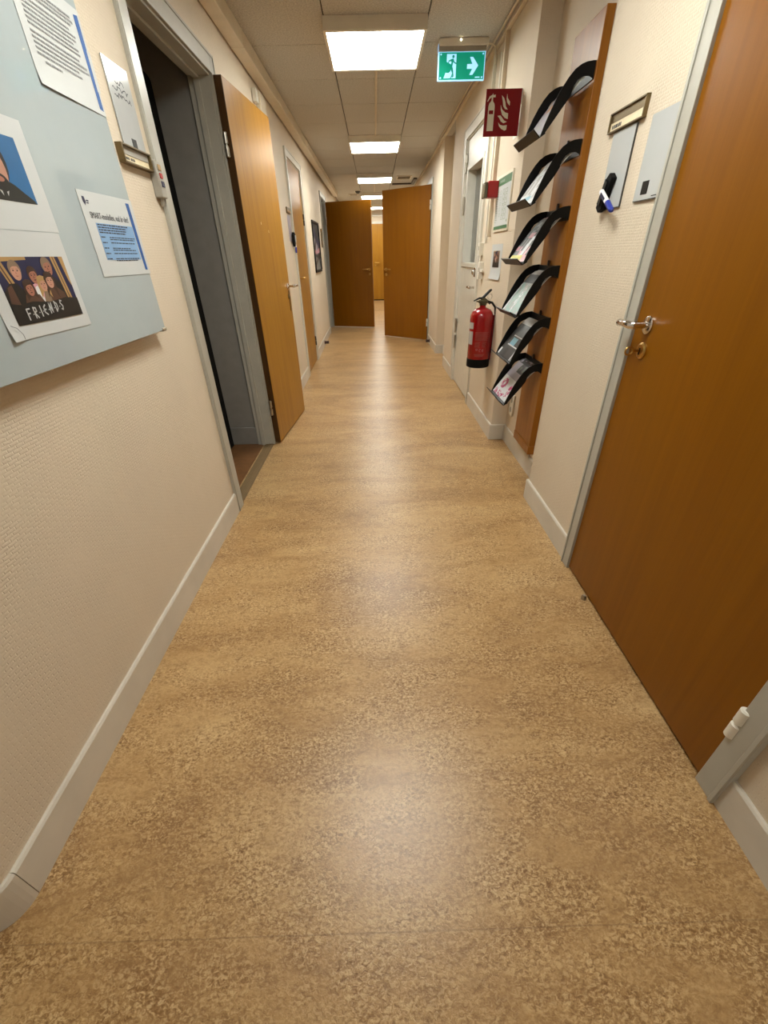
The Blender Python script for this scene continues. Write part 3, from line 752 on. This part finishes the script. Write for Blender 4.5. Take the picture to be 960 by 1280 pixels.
# ------------------------------------------------------------------ fire extinguisher
t = thing('fire_extinguisher', FU((.775, 3.30, .495)), 'red fire extinguisher with black base hung on the right wall', 'fire extinguisher')
r0 = .083
MB().lathe([(r0-.004, 0), (r0+.002, .004), (r0+.002, .058), (r0-.003, .062)], n=48).build('base_ring', 'black_matte', t)
prof = [(r0-.002, .06), (r0, .064), (r0, .345), (r0-.002, .362), (r0-.010, .380), (r0-.024, .395), (r0-.045, .405), (.026, .409), (.022, .412), (.022, .424)]
MB().lathe(prof, n=48).build('cylinder', 'red', t)
b = MB().lathe([(.024, .424), (.026, .428), (.026, .440), (.018, .444), (.016, .470)], n=24).cyl((-.035,-.01,.448), (.03,-.01,.448), .011, n=14)
b.lathe([(.013, -.002), (.013, .006)], c=(-.04, -.012, .448), n=16)
v = b.build('valve', 'valve_metal', t)
MB().tube([(-.02, 0, .462), (.0, 0, .476), (.04, 0, .515), (.052, 0, .523)], [.008,.010,.010,.007], 10).build('top_lever', 'black', v)
MB().tube([(-.07, 0, .452), (-.03, 0, .470), (.0, 0, .468), (.035, 0, .446), (.05, 0, .43)], [.004,.007,.009,.008,.005], 10).build('carry_handle', 'black', v)
MB().tube([(.044+.015*math.cos(a), 0, .478+.018*math.sin(a)) for a in [i*2*math.pi/20 for i in range(20)]], .0022, 6, closed=True).build('safety_pin', 'steel', v)
MB().tube([(.03,-.01,.448), (.06,-.02,.44), (.084,-.03,.41), (.092,-.03,.36), (.0925,-.03,.25), (.0925,-.028,.14), (.09,-.026,.10)], [.008,.008,.008,.009,.009,.009,.011], 12).build('hose', 'black', t)
def patch(a0, a1, z0, z1, m, name, rr=r0+.0008, n=8):
    b = MB()
    b.grid(lambda u, v: (rr*math.sin(R(a0+(a1-a0)*u)), -rr*math.cos(R(a0+(a1-a0)*u)), z0+(z1-z0)*v), n, 1)
    return b.build(name, m, t)
LB = glossy('label_pale_red', (150,62,58), .35); 
patch(-88, -52, .272, .315, 'cov_silver', 'inspection_label'); patch(-88, -52, .165, .255, 'cov_silver', 'instruction_label')
b = MB()
def arcbox(a0, a1, z0, z1, rr=r0+.0007):
    b.grid(lambda u, v: (rr*math.sin(R(a0+(a1-a0)*u)), -rr*math.cos(R(a0+(a1-a0)*u)), z0+(z1-z0)*v), 6, 1)
for i in range(9): arcbox(-38, 34-(i*7 % 13), .250-i*.0068, .2545-i*.0068)
for i in range(5): arcbox(-36, -8-(i*5 % 9), .182-i*.008, .187-i*.008); arcbox(0, 26-(i*7 % 11), .182-i*.008, .187-i*.008)
for i in range(3): arcbox(-36+i*2, 18-i*4, .098-i*.007, .103-i*.007)
b.build('printed_text', LB, t)
b = MB(); rr = r0+.001
def arcstroke(pts, w=.0022):
    for (a, z), (c2, z2) in zip(pts, pts[1:]):
        P3 = lambda a, z, q: ((rr+q)*math.sin(R(a)), -(rr+q)*math.cos(R(a)), z)
        b.tube([P3(a,z,0), P3(c2,z2,0)], w/2, 6)
for cx in (-6, 8):
    arcstroke([(cx+5*math.cos(R(q)), .128+.009*math.sin(R(q))) for q in range(50, 320, 30)])
arcstroke([(8+-4, .128), (11, .128)])
b.disc
arcstroke([(-24+4*math.cos(R(q)), .133+.006*math.sin(R(q))) for q in range(0, 361, 40)])
b.build('approval_marks', 'cov_pink', t)
MB().box(.01, .0855, -.02, .02, .30, .34).box(.078, .0855, -.03, .03, .05, .36).build('wall_bracket', 'sign_red', t)

# ------------------------------------------------------------------ wooden display panel with magazine racks in the niche
t = thing('display_panel', FRW((XB, 2.54, 0)), 'tall narrow oak panel in the niche carrying six black magazine racks', 'panel')
MB().box(-.152, .152, .205, 2.055, 0, .036).build('board', 'oak_panel', t, bevel=.002)
o = MB().box(-.152, .152, .148, .202, 0, .040).build('plinth', 'oak_panel', t, bevel=.002)
XPF = XB-.036   # panel front, x .936

OUT = [(.745,.468),(.757,.505),(.773,.543),(.792,.585),(.813,.623),(.833,.652),(.854,.675),(.878,.690),(.900,.697),(.925,.700),(.936,.700)]
INN = [(.936,.646),(.915,.655),(.892,.654),(.872,.643),(.860,.626),(.853,.600),(.838,.576),(.815,.546),(.787,.509),(.763,.477)]
def rel(p): return (XPF-p[0], p[1]-.700)       # distance out from the panel, height below the mount top
def make_rack():
    t = thing('magazine_rack', FU((0,0,0)), '', 'magazine rack', 'black magazine racks on the oak panel')
    pts = [rel(p) for p in OUT]+[rel(p) for p in INN]
    # local axes: X along the wall toward the viewer, Y up, Z out from the panel
    def side(xc, nm):
        b = MB(); b.prism(pts, -.002, .002)
        o = b.build(nm, 'black', t); o.matrix_local = fr((0,0,1), (0,1,0), (-1,0,0), (xc, 0, 0)); return o
    side(-.150, 'side_arm'); side(.150, 'side_arm')
    b = MB(); w = .152
    def plate(p, q, th):
        d = Vector(q)-Vector(p); n = Vector((-d.y, d.x)).normalized()*th/2
        prof = [Vector(p)+n, Vector(q)+n, Vector(q)-n, Vector(p)-n]
        vs = [(-w, v.y, v.x) for v in prof]+[(w, v.y, v.x) for v in prof]
        b.add(vs, [(0,1,2,3),(7,6,5,4),(0,4,5,1),(1,5,6,2),(2,6,7,3),(3,7,4,0)])
    plate((.170,-.222), (.193,-.236), .004); plate((.193,-.236), (.224,-.209), .004)
    b.build('front_lip', 'black', t)
    b = MB().box(-w, w, -.056, -.002, 0, .004); b.build('mounting_plate', 'black', t)
    b = MB().prism([(-.010,-.004),(.010,-.004),(.008,.012),(0,.022),(-.008,.012)], .001, .012); b.build('hook', 'dark_brown', t, bevel=.002)
    return t
def mag_curve(s, inset):
    """point on the magazine's sheet: s 0 at the lip .. 1 at the mount"""
    pts = [(.188,-.222),(.164,-.188),(.141,-.156),(.118,-.125),(.095,-.096),(.072,-.069),(.050,-.046),(.028,-.032),(.008,-.027)]
    f = s*(len(pts)-1); i = min(int(f), len(pts)-2); k = f-i
    a, c2 = Vector(pts[i]), Vector(pts[i+1]); p = a.lerp(c2, k)
    a0 = Vector(pts[max(i-1,0)]); c0 = Vector(pts[min(i+2, len(pts)-1)])
    tn = (c2-a).normalized().lerp((c0-a0).normalized(), .5); n = Vector((tn.y, -tn.x)).normalized()
    if n.x < 0: n = -n
    return p+n*inset
def make_magazine(mtx, label, mats, mf, smax=1.0, x0=-.128, x1=.128, inset=0.0, th=.005, nu=28, nv=40, group='magazines in the wall racks'):
    t = thing('magazine', mtx, label, 'magazine', group)
    def pt(u, s, q):
        p = mag_curve(s, q); return (x0+(x1-x0)*u, p.y, p.x)
    b = MB(); b.grid(lambda u, v: pt(u, v*smax, inset), nu, nv, mf); b.build('cover', mats, t)
    b = MB()
    b.grid(lambda u, v: pt(1-u, v*smax, inset-th), 1, nv)
    for uu in (0, 1):
        b.grid(lambda u, v: pt(uu, v*smax, inset-.0001-(th-.0001)*(u if uu else 1-u)), 1, nv)
    b.grid(lambda u, v: pt(u, smax, inset-.0001-(th-.0001)*v), 1, 1); b.grid(lambda u, v: pt(u, 0, inset-th+(th-.0001)*v), 1, 1)
    b.build('pages', 'cov_white', t)
    return t

rz = random.Random(11)
nz = [[rz.random() for _ in range(40)] for _ in range(60)]
def N(u, v, k=10): return nz[int(v*k) % 60][int(u*k) % 40]
def cov1(u, v):    # lavender cover with an orange spot
    if (u-.32)**2*1.2+((v-.60)*2.2)**2 < .030: return 1
    return 2 if N(u, v, 9) > .72 else 0
def cov2(u, v): return (1 if (.3 < u < .7 and .08 < v < .16) else (2 if N(u, v*1.3, 8) > .6 else 0))
def cov3(u, v):
    if v < .09: return 1 if u < .72 else 2
    if .42+.2*v < u < .62+.12*v and v < .42: return 3  # slanting glare stripe, painted on in white
    if v < .24: return 2 if N(u, v, 12) > .4 else 0
    if v > .80: return 2 if N(u, v, 14) > .75 else 0
    if (u-.6)**2+((v-.68)*1.4)**2 < .02: return 4
    if abs(u-.35) < .14 and abs(v-.45) < .05: return 2
    return 5 if N(u, v, 11) > .55 else 0
def cov4(u, v):
    if v > .74: return 1  # ceiling light reflected on the bent top, put into the colour as silver
    if v > .56: return 2
    if u < .06: return 3
    if .4 < u < .55 and N(u, v, 26) > .45: return 3
    return 0 if N(u, v, 18) < .8 else 1
def cov5(u, v):
    if v > .72: return 1  # silver top band paints in the sheen where the cover bends over
    if .26 < v < .40 and .30 < u < .62: return 2
    if (abs(v-.43) < .012 or abs(v-.23) < .010) and u > .22: return 3
    if abs(u-.92) < .03 and v < .43: return 3
    if u < .10 and v < .12: return 3
    return 4 if N(u, v, 6) > .7 else 0
def cov6(u, v):
    q = ((u-.30)/.17)**2+((v-.25)/.105)**2
    if q < 1: return 2 if (.45 < q < .52 or (abs(u-.30) < .06 and abs(v-.25) < .016) or (abs(u-.29) < .015 and abs(v-.25) < .05)) else 1
    if v < .10 and .08 < u < .72: return 1 if N(u, v, 38) > .35 else 2
    if .70 < u < .9 and .05 < v < .38 and N(u, v, 30) > .5: return 1
    if v > .78: return 3 if N(u, v, 16) > .35 else 0
    if v > .55 and u > .35: return 3 if N(u, v, 10) < .6 else 4
    return 0 if v > .4 else 5
rack_src = None
RZ = [1.902, 1.659, 1.420, 1.178, .938, .703]
RL = ['topmost black magazine rack on the oak panel', 'black magazine rack second from the top of the oak panel', 'black magazine rack third from the top, holding a magazine with a yellow strip',
      'black magazine rack fourth from the top, holding a pale green-grey magazine', 'black magazine rack second from the bottom, holding a dark grey magazine', 'lowest black magazine rack on the oak panel']
MG = [('lavender grey magazine with an orange spot in the topmost rack', ['cov_lav','cov_orange','cov_silver'], cov1, .80),
      ('pale blue-white magazine in the second rack from the top', ['cov_white','cov_sky','cov_silver'], cov2, .82),
      ('dark colourful magazine with a yellow strip in the third rack', ['cov_dark','cov_yellow','cov_pink','cov_white','cov_navy','cov_grey'], cov3, 1.0),
      ('pale green-grey magazine with a dark band in the fourth rack', ['cov_teal','cov_silver','cov_dark','cov_white'], cov4, 1.0),
      ('dark grey magazine with a pale blue square in the fifth rack', ['cov_dark','cov_silver','cov_sky','cov_white','cov_black'], cov5, .93),
      ('white and magenta magazine with an oval logo in the lowest rack', ['cov_lav','magenta','cov_white','cov_dark','cov_green','cov_white'], cov6, 1.0)]
for k, z in enumerate(RZ):
    mtx = FRW((XPF-.0005, 2.55, z))
    if rack_src is None: t = rack_src = make_rack()
    else:
        t = rack_src.copy(); COL.objects.link(t)
        for ch in list(rack_src.children):
            c2 = ch.copy(); COL.objects.link(c2); c2.parent = t
    t.matrix_world = mtx; t['label'] = RL[k]
    lab, mats, mf, sm = MG[k]
    make_magazine(mtx, lab, mats, mf, sm, x0=-.128, x1=.136)
    ordn = ['topmost', 'second', 'third', 'fourth', 'fifth', 'lowest'][k]
    make_magazine(mtx, 'thin white-edged magazine tucked behind the front one in the %s rack' % ordn, ['cov_silver'], lambda u, v: 0, .82, x0=-.12, x1=.143, inset=-.0065, th=.004, nu=2, nv=24, group='spare magazines behind the front ones')

# wall outlet low in the niche
t = thing('wall_outlet', FRW((XB, 2.92, .302)), 'white double wall outlet low in the niche below the lowest rack', 'outlet')
MB().box(-.04, .04, -.075, .075, 0, .012).build('plate', 'white_plastic', t, bevel=.003)
for q in (.034, -.034): MB().disc(0, q, .02, .02, .012, .0125).build('socket', 'grey_plastic', t)

# ------------------------------------------------------------------ right wall boards by the near door
def small_board(mtx, w, h, lab, patch=True):
    t = thing('glass_memo_board', mtx, lab, 'memo board')
    MB().box(-w/2, w/2, -h/2, h/2, .002, .006).build('panel', 'board_grey', t, bevel=.001)
    MB().box(-w/2+.001, w/2-.001, -h/2-.0012, -h/2+.001, .0015, .0066).box(w/2-.001, w/2+.0012, -h/2, h/2, .0015, .0066).build('edge', 'dark_grey', t)
    MB().box(-.03, .03, -h/2+.02, h/2-.02, 0, .002).build('adhesive_pad', 'grey_plastic', t)
    return t
t = small_board(FRW((XR, 1.842, 1.476)), .155, .218, 'narrow grey memo board under the brass nameplate, holding an eraser')
t = small_board(FRW((XR, 1.602, 1.478)), .148, .213, 'narrow grey memo board beside the nearest door frame, with a black square')
MB().box(-.036, .0, -.092, -.058, .0062, .0072).box(.03, .058, -.101, -.0985, .0062, .0066).build('maker_mark', 'black', t)
t = thing('nameplate', FRW((XR, 1.842, 1.617)), 'brass-framed door nameplate above the memo board on the right wall', 'nameplate')
b = MB().box(-.115, .115, -.028, -.023, 0, .014).box(-.115, .115, .023, .028, 0, .014).box(-.115, -.109, -.023, .023, 0, .014).box(.109, .115, -.023, .023, 0, .014)
b.build('frame', 'dark_brass', t, bevel=.001)
MB().box(-.109, .109, .0, .023, 0, .008).build('upper_strip', 'dark_brass', t)
s = MB().box(-.109, .109, -.023, .0, 0, .007).build('name_card', 'label_cream', t)
b = MB(); xx = -.098
for wd in (.006,.004,.007,.012,.006,.008,.005):
    b.box(xx, xx+wd, -.017, -.007, .0071, .0074); xx += wd+.0025
b.build('printed_name', 'dark_ink', s)
t = thing('board_eraser', FRW((XR-.007, 1.858, 1.412)) @ Matrix.Rotation(R(-20), 4, 'Z'), 'black magnetic eraser hanging on the left memo board by the nameplate', 'eraser')
b = MB().prism([(-.052,-.022),(.030,-.026),(.052,-.010),(.050,.020),(-.040,.024),(-.056,.008)], .002, .020); b = b
MB().prism([(-.026,-.050),(.0,-.058),(.022,-.042),(.018,.020),(.024,.052),(-.004,.060),(-.020,.036)], 0, .020).build('felt_pad', 'black_matte', t, bevel=.003)
MB().prism([(-.014,-.036),(.010,-.034),(.014,.036),(-.008,.042)], .020, .027).build('grip', 'black', t, bevel=.002)
MB().tube([(.01,-.02,.02), (.03,-.03,.03), (.034,-.012,.032), (.02,-.002,.022)], .0018, 6).build('clip', 'black', t)
a, c2 = Vector((-.022, .022, .0)), Vector((.070, -.060, 0))
t = thing('marker_pen', FRW((XR-.040, 1.792, 1.386)) @ Matrix.Rotation(R(-30), 4, 'Z'), 'white marker pen with a blue cap clipped to the black eraser', 'marker')
def ypen(b, x0, x1, r, r1=None, m=0): return b.cyl((x0,0,0), (x1,0,0), r, r1, 16, m)
ypen(MB(), -.062, .012, .0085).build('barrel', 'marker_white', t); ypen(ypen(MB(), .012, .06, .0095, .0085), .06, .066, .0085, .005).build('cap', 'marker_blue', t)
MB().box(-.045, -.005, -.004, .006, .0075, .0095).build('printed_label', 'navy', t)

# ------------------------------------------------------------------ left wall: glass board and sheets
XBF = -.790
t = thing('glass_whiteboard', FL((XBF, 1.086, 1.47)), 'large pale grey-green glass whiteboard on the near left wall', 'whiteboard')
MB().box(-.60, .60, -.449, .449, -.006, 0).build('glass_panel', 'board_glass', t, bevel=.0012)
for sx, sy in ((-.5,-.36),(.5,-.36),(-.5,.36),(.5,.36)): MB().cyl((sx,sy,-.0425), (sx,sy,-.006), .02).build('standoff', 'steel', t)
MB().box(.575, .606, -.453, -.44, -.014, .003).build('corner_clip', 'steel', t, bevel=.002)
def lines(b, x0, x1, y, h, n, dy, rr, ragged=.2, z=.001):
    for i in range(n):
        e = x1-(x1-x0)*ragged*rr.random(); x = x0
        while x < e:
            wd = .006+rr.random()*.016; b.box(x, min(x+wd, e), y-i*dy-h, y-i*dy, z, z+.0003); x += wd+.003
def yb(y0, y1, z0, z1, name, lab, lift=.0006):
    t = thing(name, FL((XBF+.0005, (y0+y1)/2, (z0+z1)/2)), lab, 'paper'); return t, (y1-y0)/2, (z1-z0)/2
# letter with blue band
t, w, h = yb(1.399, 1.684, 1.607, 1.820, 'letter_sheet', 'printed sheet of grey text lines with a blue band, topmost on the glass board')
s = sheet(t, -w, w, -h, h, lambda u, v: .0006+.004*(max(0, .15-v)/.15)**2*(1-u))
b = MB(); lines(b, -w+.03, w-.045, h-.028, .0042, 3, .008, random.Random(1), .35); lines(b, -w+.028, w-.034, h-.056, .0038, 6, .0088, random.Random(2)); lines(b, -w+.028, w-.034, h-.113, .0038, 5, .0092, random.Random(5), .25)
lines(b, -w+.05, w-.16, h-.161, .0036, 1, .009, random.Random(6))
for o2 in (b.build('printed_text', 'ink', t),): o2.location.z = .0012
MB().prism([(w-.030, h-.016),(w-.010, h-.012),(w-.008,-h+.010),(w-.026,-h+.012)], .0016, .0019).build('blue_band', 'blue_band', t)
MB().box(w-.012, w+.003, -.055, .028, .0021, .0023).build('tape', 'paper', t)
# portrait sheet
t, w, h = yb(.969, 1.262, 1.3045, 1.513, 'portrait_sheet', 'white sheet with a blue portrait photo of a person in a dark suit')
sheet(t, -w, w, -h, h, lambda u, v: .0006)
cx = 0.0
b = MB(); X0, X1, Y0, Y1 = -.16+.04, w-.042, -h+.053, h-.037
b.box(X0, X1, Y0, Y1, .0014, .0017, 0)
px, py = 1.128-1.1155, 1.413-1.409     # centre of the face on the sheet
z1 = .0018
flat(b, [(X1-.001,Y0),(X1-.006,Y0+.006),(X1-.030,Y0+.018),(px+.040,Y0+.030),(px+.016,Y0+.038),(px-.016,Y0+.038),(px-.05,Y0+.028),(px-.085,Y0+.012),(px-.095,Y0)], z1, 1)
flat(b, [(px+.018,Y0+.040),(px+.024,Y0+.033),(px+.004,Y0+.004),(px-.004,Y0+.004),(px-.024,Y0+.033),(px-.018,Y0+.040)], z1+.0001, 3)
flat(b, [(px-.005,Y0+.034),(px+.005,Y0+.034),(px+.007,Y0),(px-.007,Y0)], z1+.0002, 1)
flat(b, [(px-.016,Y0+.034),(px+.016,Y0+.034),(px+.019,py),(px-.019,py)], z1+.0003, 5)
oval(b, px, py+.012, .037, .044, z1+.0004, 4); face(b, px, py+.006, .030, .040, z1+.0005, 2, 4, 4, 5, 0, 0, .0001)
oval(b, px, py-.024, .023, .016, z1+.0010, 4); oval(b, px, py-.018, .012, .005, z1+.0011, 5)
b.build('photo', ['photo_blue','suit','skin','paper','photo_dark','skin2'], t, smooth=False)
# group photo sheet
t, w, h = yb(.969, 1.258, 1.0955, 1.3035, 'group_photo_sheet', 'white sheet with a dark group photo and white lettering, lowest on the glass board')
sheet(t, -w, w, -h, h, lambda u, v: .0006+.006*max(0, .16-u)*max(0, .16-v)/.0256)
group_photo(t, 1.004-1.1135, 1.124-1.1995, .232, .130, .0014)
MB().stroke([(-w+.006,-h+.032),(-w+.02,-h+.026),(-w+.03,-h+.012),(-w+.03,-h+.002)], .0016, .0062, .0066).build('lifted_corner', 'ink', t)
# table sheet
t, w, h = yb(1.3965, 1.688, 1.203, 1.4075, 'table_sheet', 'white sheet with a pale blue table and dark blue band, lower right on the board')
sheet(t, -w, w, -h, h, lambda u, v: .0006)
MB().box(-w+.045, w-.040, -h+.042, h-.072, .0014, .0017).build('blue_table', 'blue_table', t)
b = MB(); rr = random.Random(9)
lines(b, -w+.05, w-.045, h-.074, .0032, 4, .0062, rr, .3, .0018)
for i in range(5):
    yy = h-.104-i*.0135
    lines(b, -w+.05, -w+.075, yy, .0028, 1, .005, rr, .1, .0018); lines(b, -w+.095, w-.045, yy, .0026, 2 if i % 2 == 0 else 1, .005, rr, .3, .0018)
b.build('table_text', 'dark_ink', t)
MB().prism([(w-.042,h-.010),(w-.022,h-.010),(w-.014,-h+.012),(w-.030,-h+.012)], .0018, .0021).build('blue_band', 'blue_band', t)
text('heading', 'SMART-modellen, vad är det?', .0215, -w+.030, h-.062, .0018, 'dark_ink', t, sx=.80)
MB().prism([(-w+.016,h-.014),(-w+.026,h-.014),(-w+.028,h-.026),(-w+.022,h-.034),(-w+.016,h-.026)], .0018, .0021).box(-w+.031, -w+.043, h-.024, h-.021, .0018, .0021).box(-w+.031, -w+.041, h-.029, h-.0265, .0018, .0021).build('crest', 'navy', t)

# small board, nameplate and indicator by the open doorway
t = thing('glass_memo_board', FL((XL, 1.918, 1.680)), 'narrow grey memo board with handwriting beside the open left doorway', 'memo board')
MB().box(-.078, .078, -.108, .108, .002, .006).build('panel', 'board_grey', t, bevel=.001)
MB().box(-.03, .03, -.08, .08, 0, .002).build('adhesive_pad', 'grey_plastic', t)
MB().box(-.016, .016, -.104, -.08, .0062, .007).build('maker_mark', 'black', t)
b = MB(); rr = random.Random(4)
for (x0, yy, n) in ((-.03,.058,5), (-.055,.040,9), (-.052,.022,4), (-.015,.022,6)):
    x = x0; pts = [(x, yy)]
    for i in range(n*2): x += .0055; pts.append((x, yy+rr.uniform(-.006,.008)))
    b.stroke(pts, .0026, .0062, .0064)
b.build('handwriting', 'dark_ink', t)
t = thing('nameplate', FL((XL, 1.885, 1.545)), 'bronze nameplate holder on the left wall below the handwritten memo board', 'nameplate')
b = MB().box(-.104, .104, -.026, -.020, 0, .022).box(-.104, .104, .021, .026, 0, .022).box(-.104, -.096, -.020, .021, 0, .022).box(.096, .104, -.020, .021, 0, .022)
b.build('frame', 'dark_brass', t, bevel=.001)
MB().box(-.096, .096, .0, .021, 0, .012).build('upper_strip', 'grey_plastic', t)
s = MB().box(-.096, .096, -.020, .0, 0, .010).build('name_card', 'label_cream', t)
b = MB(); xx = -.082
for wd in (.008,.005,.006,.004,.005): b.box(xx, xx+wd, -.013, -.006, .0101, .0104); xx += wd+.002
xx += .006
for wd in (.008,.004,.004,.006): b.box(xx, xx+wd, -.013, -.006, .0101, .0104); xx += wd+.002
b.build('printed_name', 'dark_ink', s)
t = thing('occupancy_indicator', FL((XL, 2.013, 1.503)), 'small grey indicator box with red and dark lamps on the open doorway frame', 'indicator')
MB().box(-.020, .026, -.058, .056, 0, .030).build('housing', 'grey_plastic', t, bevel=.004)
MB().box(-.006, .018, .026, .044, .030, .033).build('upper_lamp', 'gold_print', t, bevel=.002); MB().box(-.006, .018, .002, .018, .030, .033).build('red_lamp', 'beacon_red', t, bevel=.002)
MB().box(-.006, .018, -.024, -.006, .030, .033).build('dark_lamp', 'navy', t, bevel=.002)
MB().tube([(.003,-.058,.014), (.003,-.072,.014), (.006,-.08,.01)], .008, 8).build('cable_gland', 'grey_plastic', t)

# box over the open door
t = thing('junction_box', FL((XL-.001, 4.2, 2.235)), 'small white junction box on the left wall above the open oak door', 'junction box')
MB().box(-.045, .14, -.085, .035, 0, .035).build('box', 'duct', t, bevel=.005)
MB().box(-.15, -.085, -.045, .025, 0, .03).disc(-.12, -.01, .016, .016, .03, .034).build('bracket', 'white_plastic', t, bevel=.003)

# things by the closed left door
t = thing('nameplate', FL((XL2+.001, 5.03, 1.632)), 'small dark brass nameplate beside the closed left oak door', 'nameplate')
MB().box(-.10, .10, -.025, .025, 0, .012).build('plate', 'dark_brass', t, bevel=.002); MB().box(-.09, .09, -.018, .0, .012, .0125).build('name_card', 'brass', t)
t = thing('glass_memo_board', FL((XL2+.001, 5.03, 1.485)), 'narrow lilac-grey memo board beside the closed left oak door', 'memo board')
MB().box(-.08, .08, -.11, .11, 0, .005).build('panel', 'cov_lav', t, bevel=.001)
t = thing('board_eraser', FL((XL2+.012, 5.07, 1.40)) @ Matrix.Rotation(R(-14), 4, 'Z'), 'small black eraser on the memo board by the closed left door', 'eraser')
MB().prism([(-.05,.02),(-.02,.055),(.04,.055),(.05,.02),(.02,.01),(.03,-.04),(0,-.07),(-.04,-.05)], 0, .025).build('felt_pad', 'black_matte', t, bevel=.003)
MB().box(-.016, .022, -.03, .03, .025, .034).build('grip', 'cov_silver', t, bevel=.003)
t = thing('marker_pen', FL((XL2+.03, 5.10, 1.325)) @ Matrix.Rotation(R(88), 4, 'Z'), 'blue-capped marker hanging below the eraser by the closed left door', 'marker')
ypen(MB(), -.045, .005, .009).build('cap', 'marker_blue', t); ypen(MB(), .005, .06, .008).build('barrel', 'marker_white', t)
ang = math.atan2(XL3-XL2, D3[0]-D2[1])
def xl_at(y): return XL2+(XL3-XL2)*(y-D2[1])/(D3[0]-D2[1])
t = thing('framed_poster', FL((xl_at(7.29)+.002, 7.29, 1.36)), 'tall dark framed poster in purple and grey on the far left wall', 'poster')
b = MB().box(-.375, .375, -.315, -.285, 0, .022).box(-.375, .375, .285, .315, 0, .022).box(-.375, -.352, -.285, .285, 0, .022).box(.352, .375, -.285, .285, 0, .022)
b.build('frame', 'black', t, bevel=.002)
rr = random.Random(8); b = MB().box(-.352, .352, -.285, .285, .004, .008, 0)
b.prism([(-.35,.27),(.35,.06),(.35,-.02),(-.35,.17)], .0082, .0086, 1); b.prism([(-.35,.15),(.1,.02),(.0,-.1),(-.35,.0)], .0082, .0086, 2)
b.prism([(-.30,-.02),(.05,.20),(.12,.18),(-.22,-.08)], .0088, .0092, 3); b.prism([(-.1,-.05),(.3,.0),(.3,-.06),(-.1,-.09)], .0088, .0092, 4)
b.prism([(-.35,-.28),(.35,-.28),(.35,-.15),(-.2,-.12)], .0082, .0086, 5); b.prism([(-.3,-.2),(.2,-.1),(.34,-.22),(.30,-.25),(.18,-.14),(-.28,-.24)], .0088, .0092, 3)
b.disc(-.18, -.06, .05, .03, .0093, .0096, 4)
b.build('print', ['cov_dark','navy','cov_lav','photo_dark','cov_pink','cov_grey'], t, smooth=False)
t = thing('nameplate', FL((xl_at(8.25)+.002, 8.25, 1.50)), 'slim dark plate on the wall between the framed poster and far doorway', 'nameplate')
MB().box(-.05, .05, -.13, .13, 0, .012).build('plate', 'dark_brass', t, bevel=.002); MB().box(-.05, .05, .10, .13, .012, .016).build('top_clip', 'brass', t)
t = thing('door_stop', FL((xl_at(7.15)+SK, 7.15, .06)), 'dark rubber door stop on the left baseboard below the framed poster', 'door stop')
MB().cyl((0,0,0), (0,0,.01), .028, .026).build('flange', 'rubber', t); MB().cyl((0,0,.01), (0,0,.07), .020, .022).build('bumper', 'rubber', t)
t = thing('door_stop', FRW((XR-SK, 7.05, .06)), 'dark rubber door stop on the right baseboard below the far oak door', 'door stop')
MB().cyl((0,0,0), (0,0,.01), .028, .026).build('flange', 'rubber', t); MB().cyl((0,0,.01), (0,0,.06), .020, .022).build('bumper', 'rubber', t)

# ------------------------------------------------------------------ camera, world, colour management
cam = bpy.data.cameras.new('camera'); co = bpy.data.objects.new('camera', cam); COL.objects.link(co)
pitch, yaw, roll = .557780282, -.006997991, -.024563176
cp, sp = math.cos(pitch), math.sin(pitch)
fwd, up, rt = Vector((0,cp,-sp)), Vector((0,sp,cp)), Vector((1,0,0))
rt2 = rt*math.cos(roll)+up*math.sin(roll); up2 = -rt*math.sin(roll)+up*math.cos(roll)
Zr = Matrix.Rotation(yaw, 3, 'Z')
co.matrix_world = fr(Zr@rt2, Zr@up2, -(Zr@fwd), (0,0,1.24))
cam.sensor_fit = 'VERTICAL'; cam.sensor_height = 36; cam.sensor_width = 27; cam.lens = 514.281*36/1280
cam.clip_start = .02; cam.clip_end = 60
SC.camera = co
w = bpy.data.worlds.new('world'); SC.world = w; w.use_nodes = True
w.node_tree.nodes['Background'].inputs[0].default_value = (0,0,0,1); w.node_tree.nodes['Background'].inputs[1].default_value = 0
vs = SC.view_settings
SC.display_settings.display_device = 'sRGB'
vs.view_transform = 'Standard'; vs.look = 'None'; vs.gamma = 1; vs.use_curve_mapping = False
vs.exposure = 1.85
SC.cycles.max_bounces = 10; SC.cycles.diffuse_bounces = 6; SC.cycles.sample_clamp_indirect = 6
SC.cycles.use_denoising = True
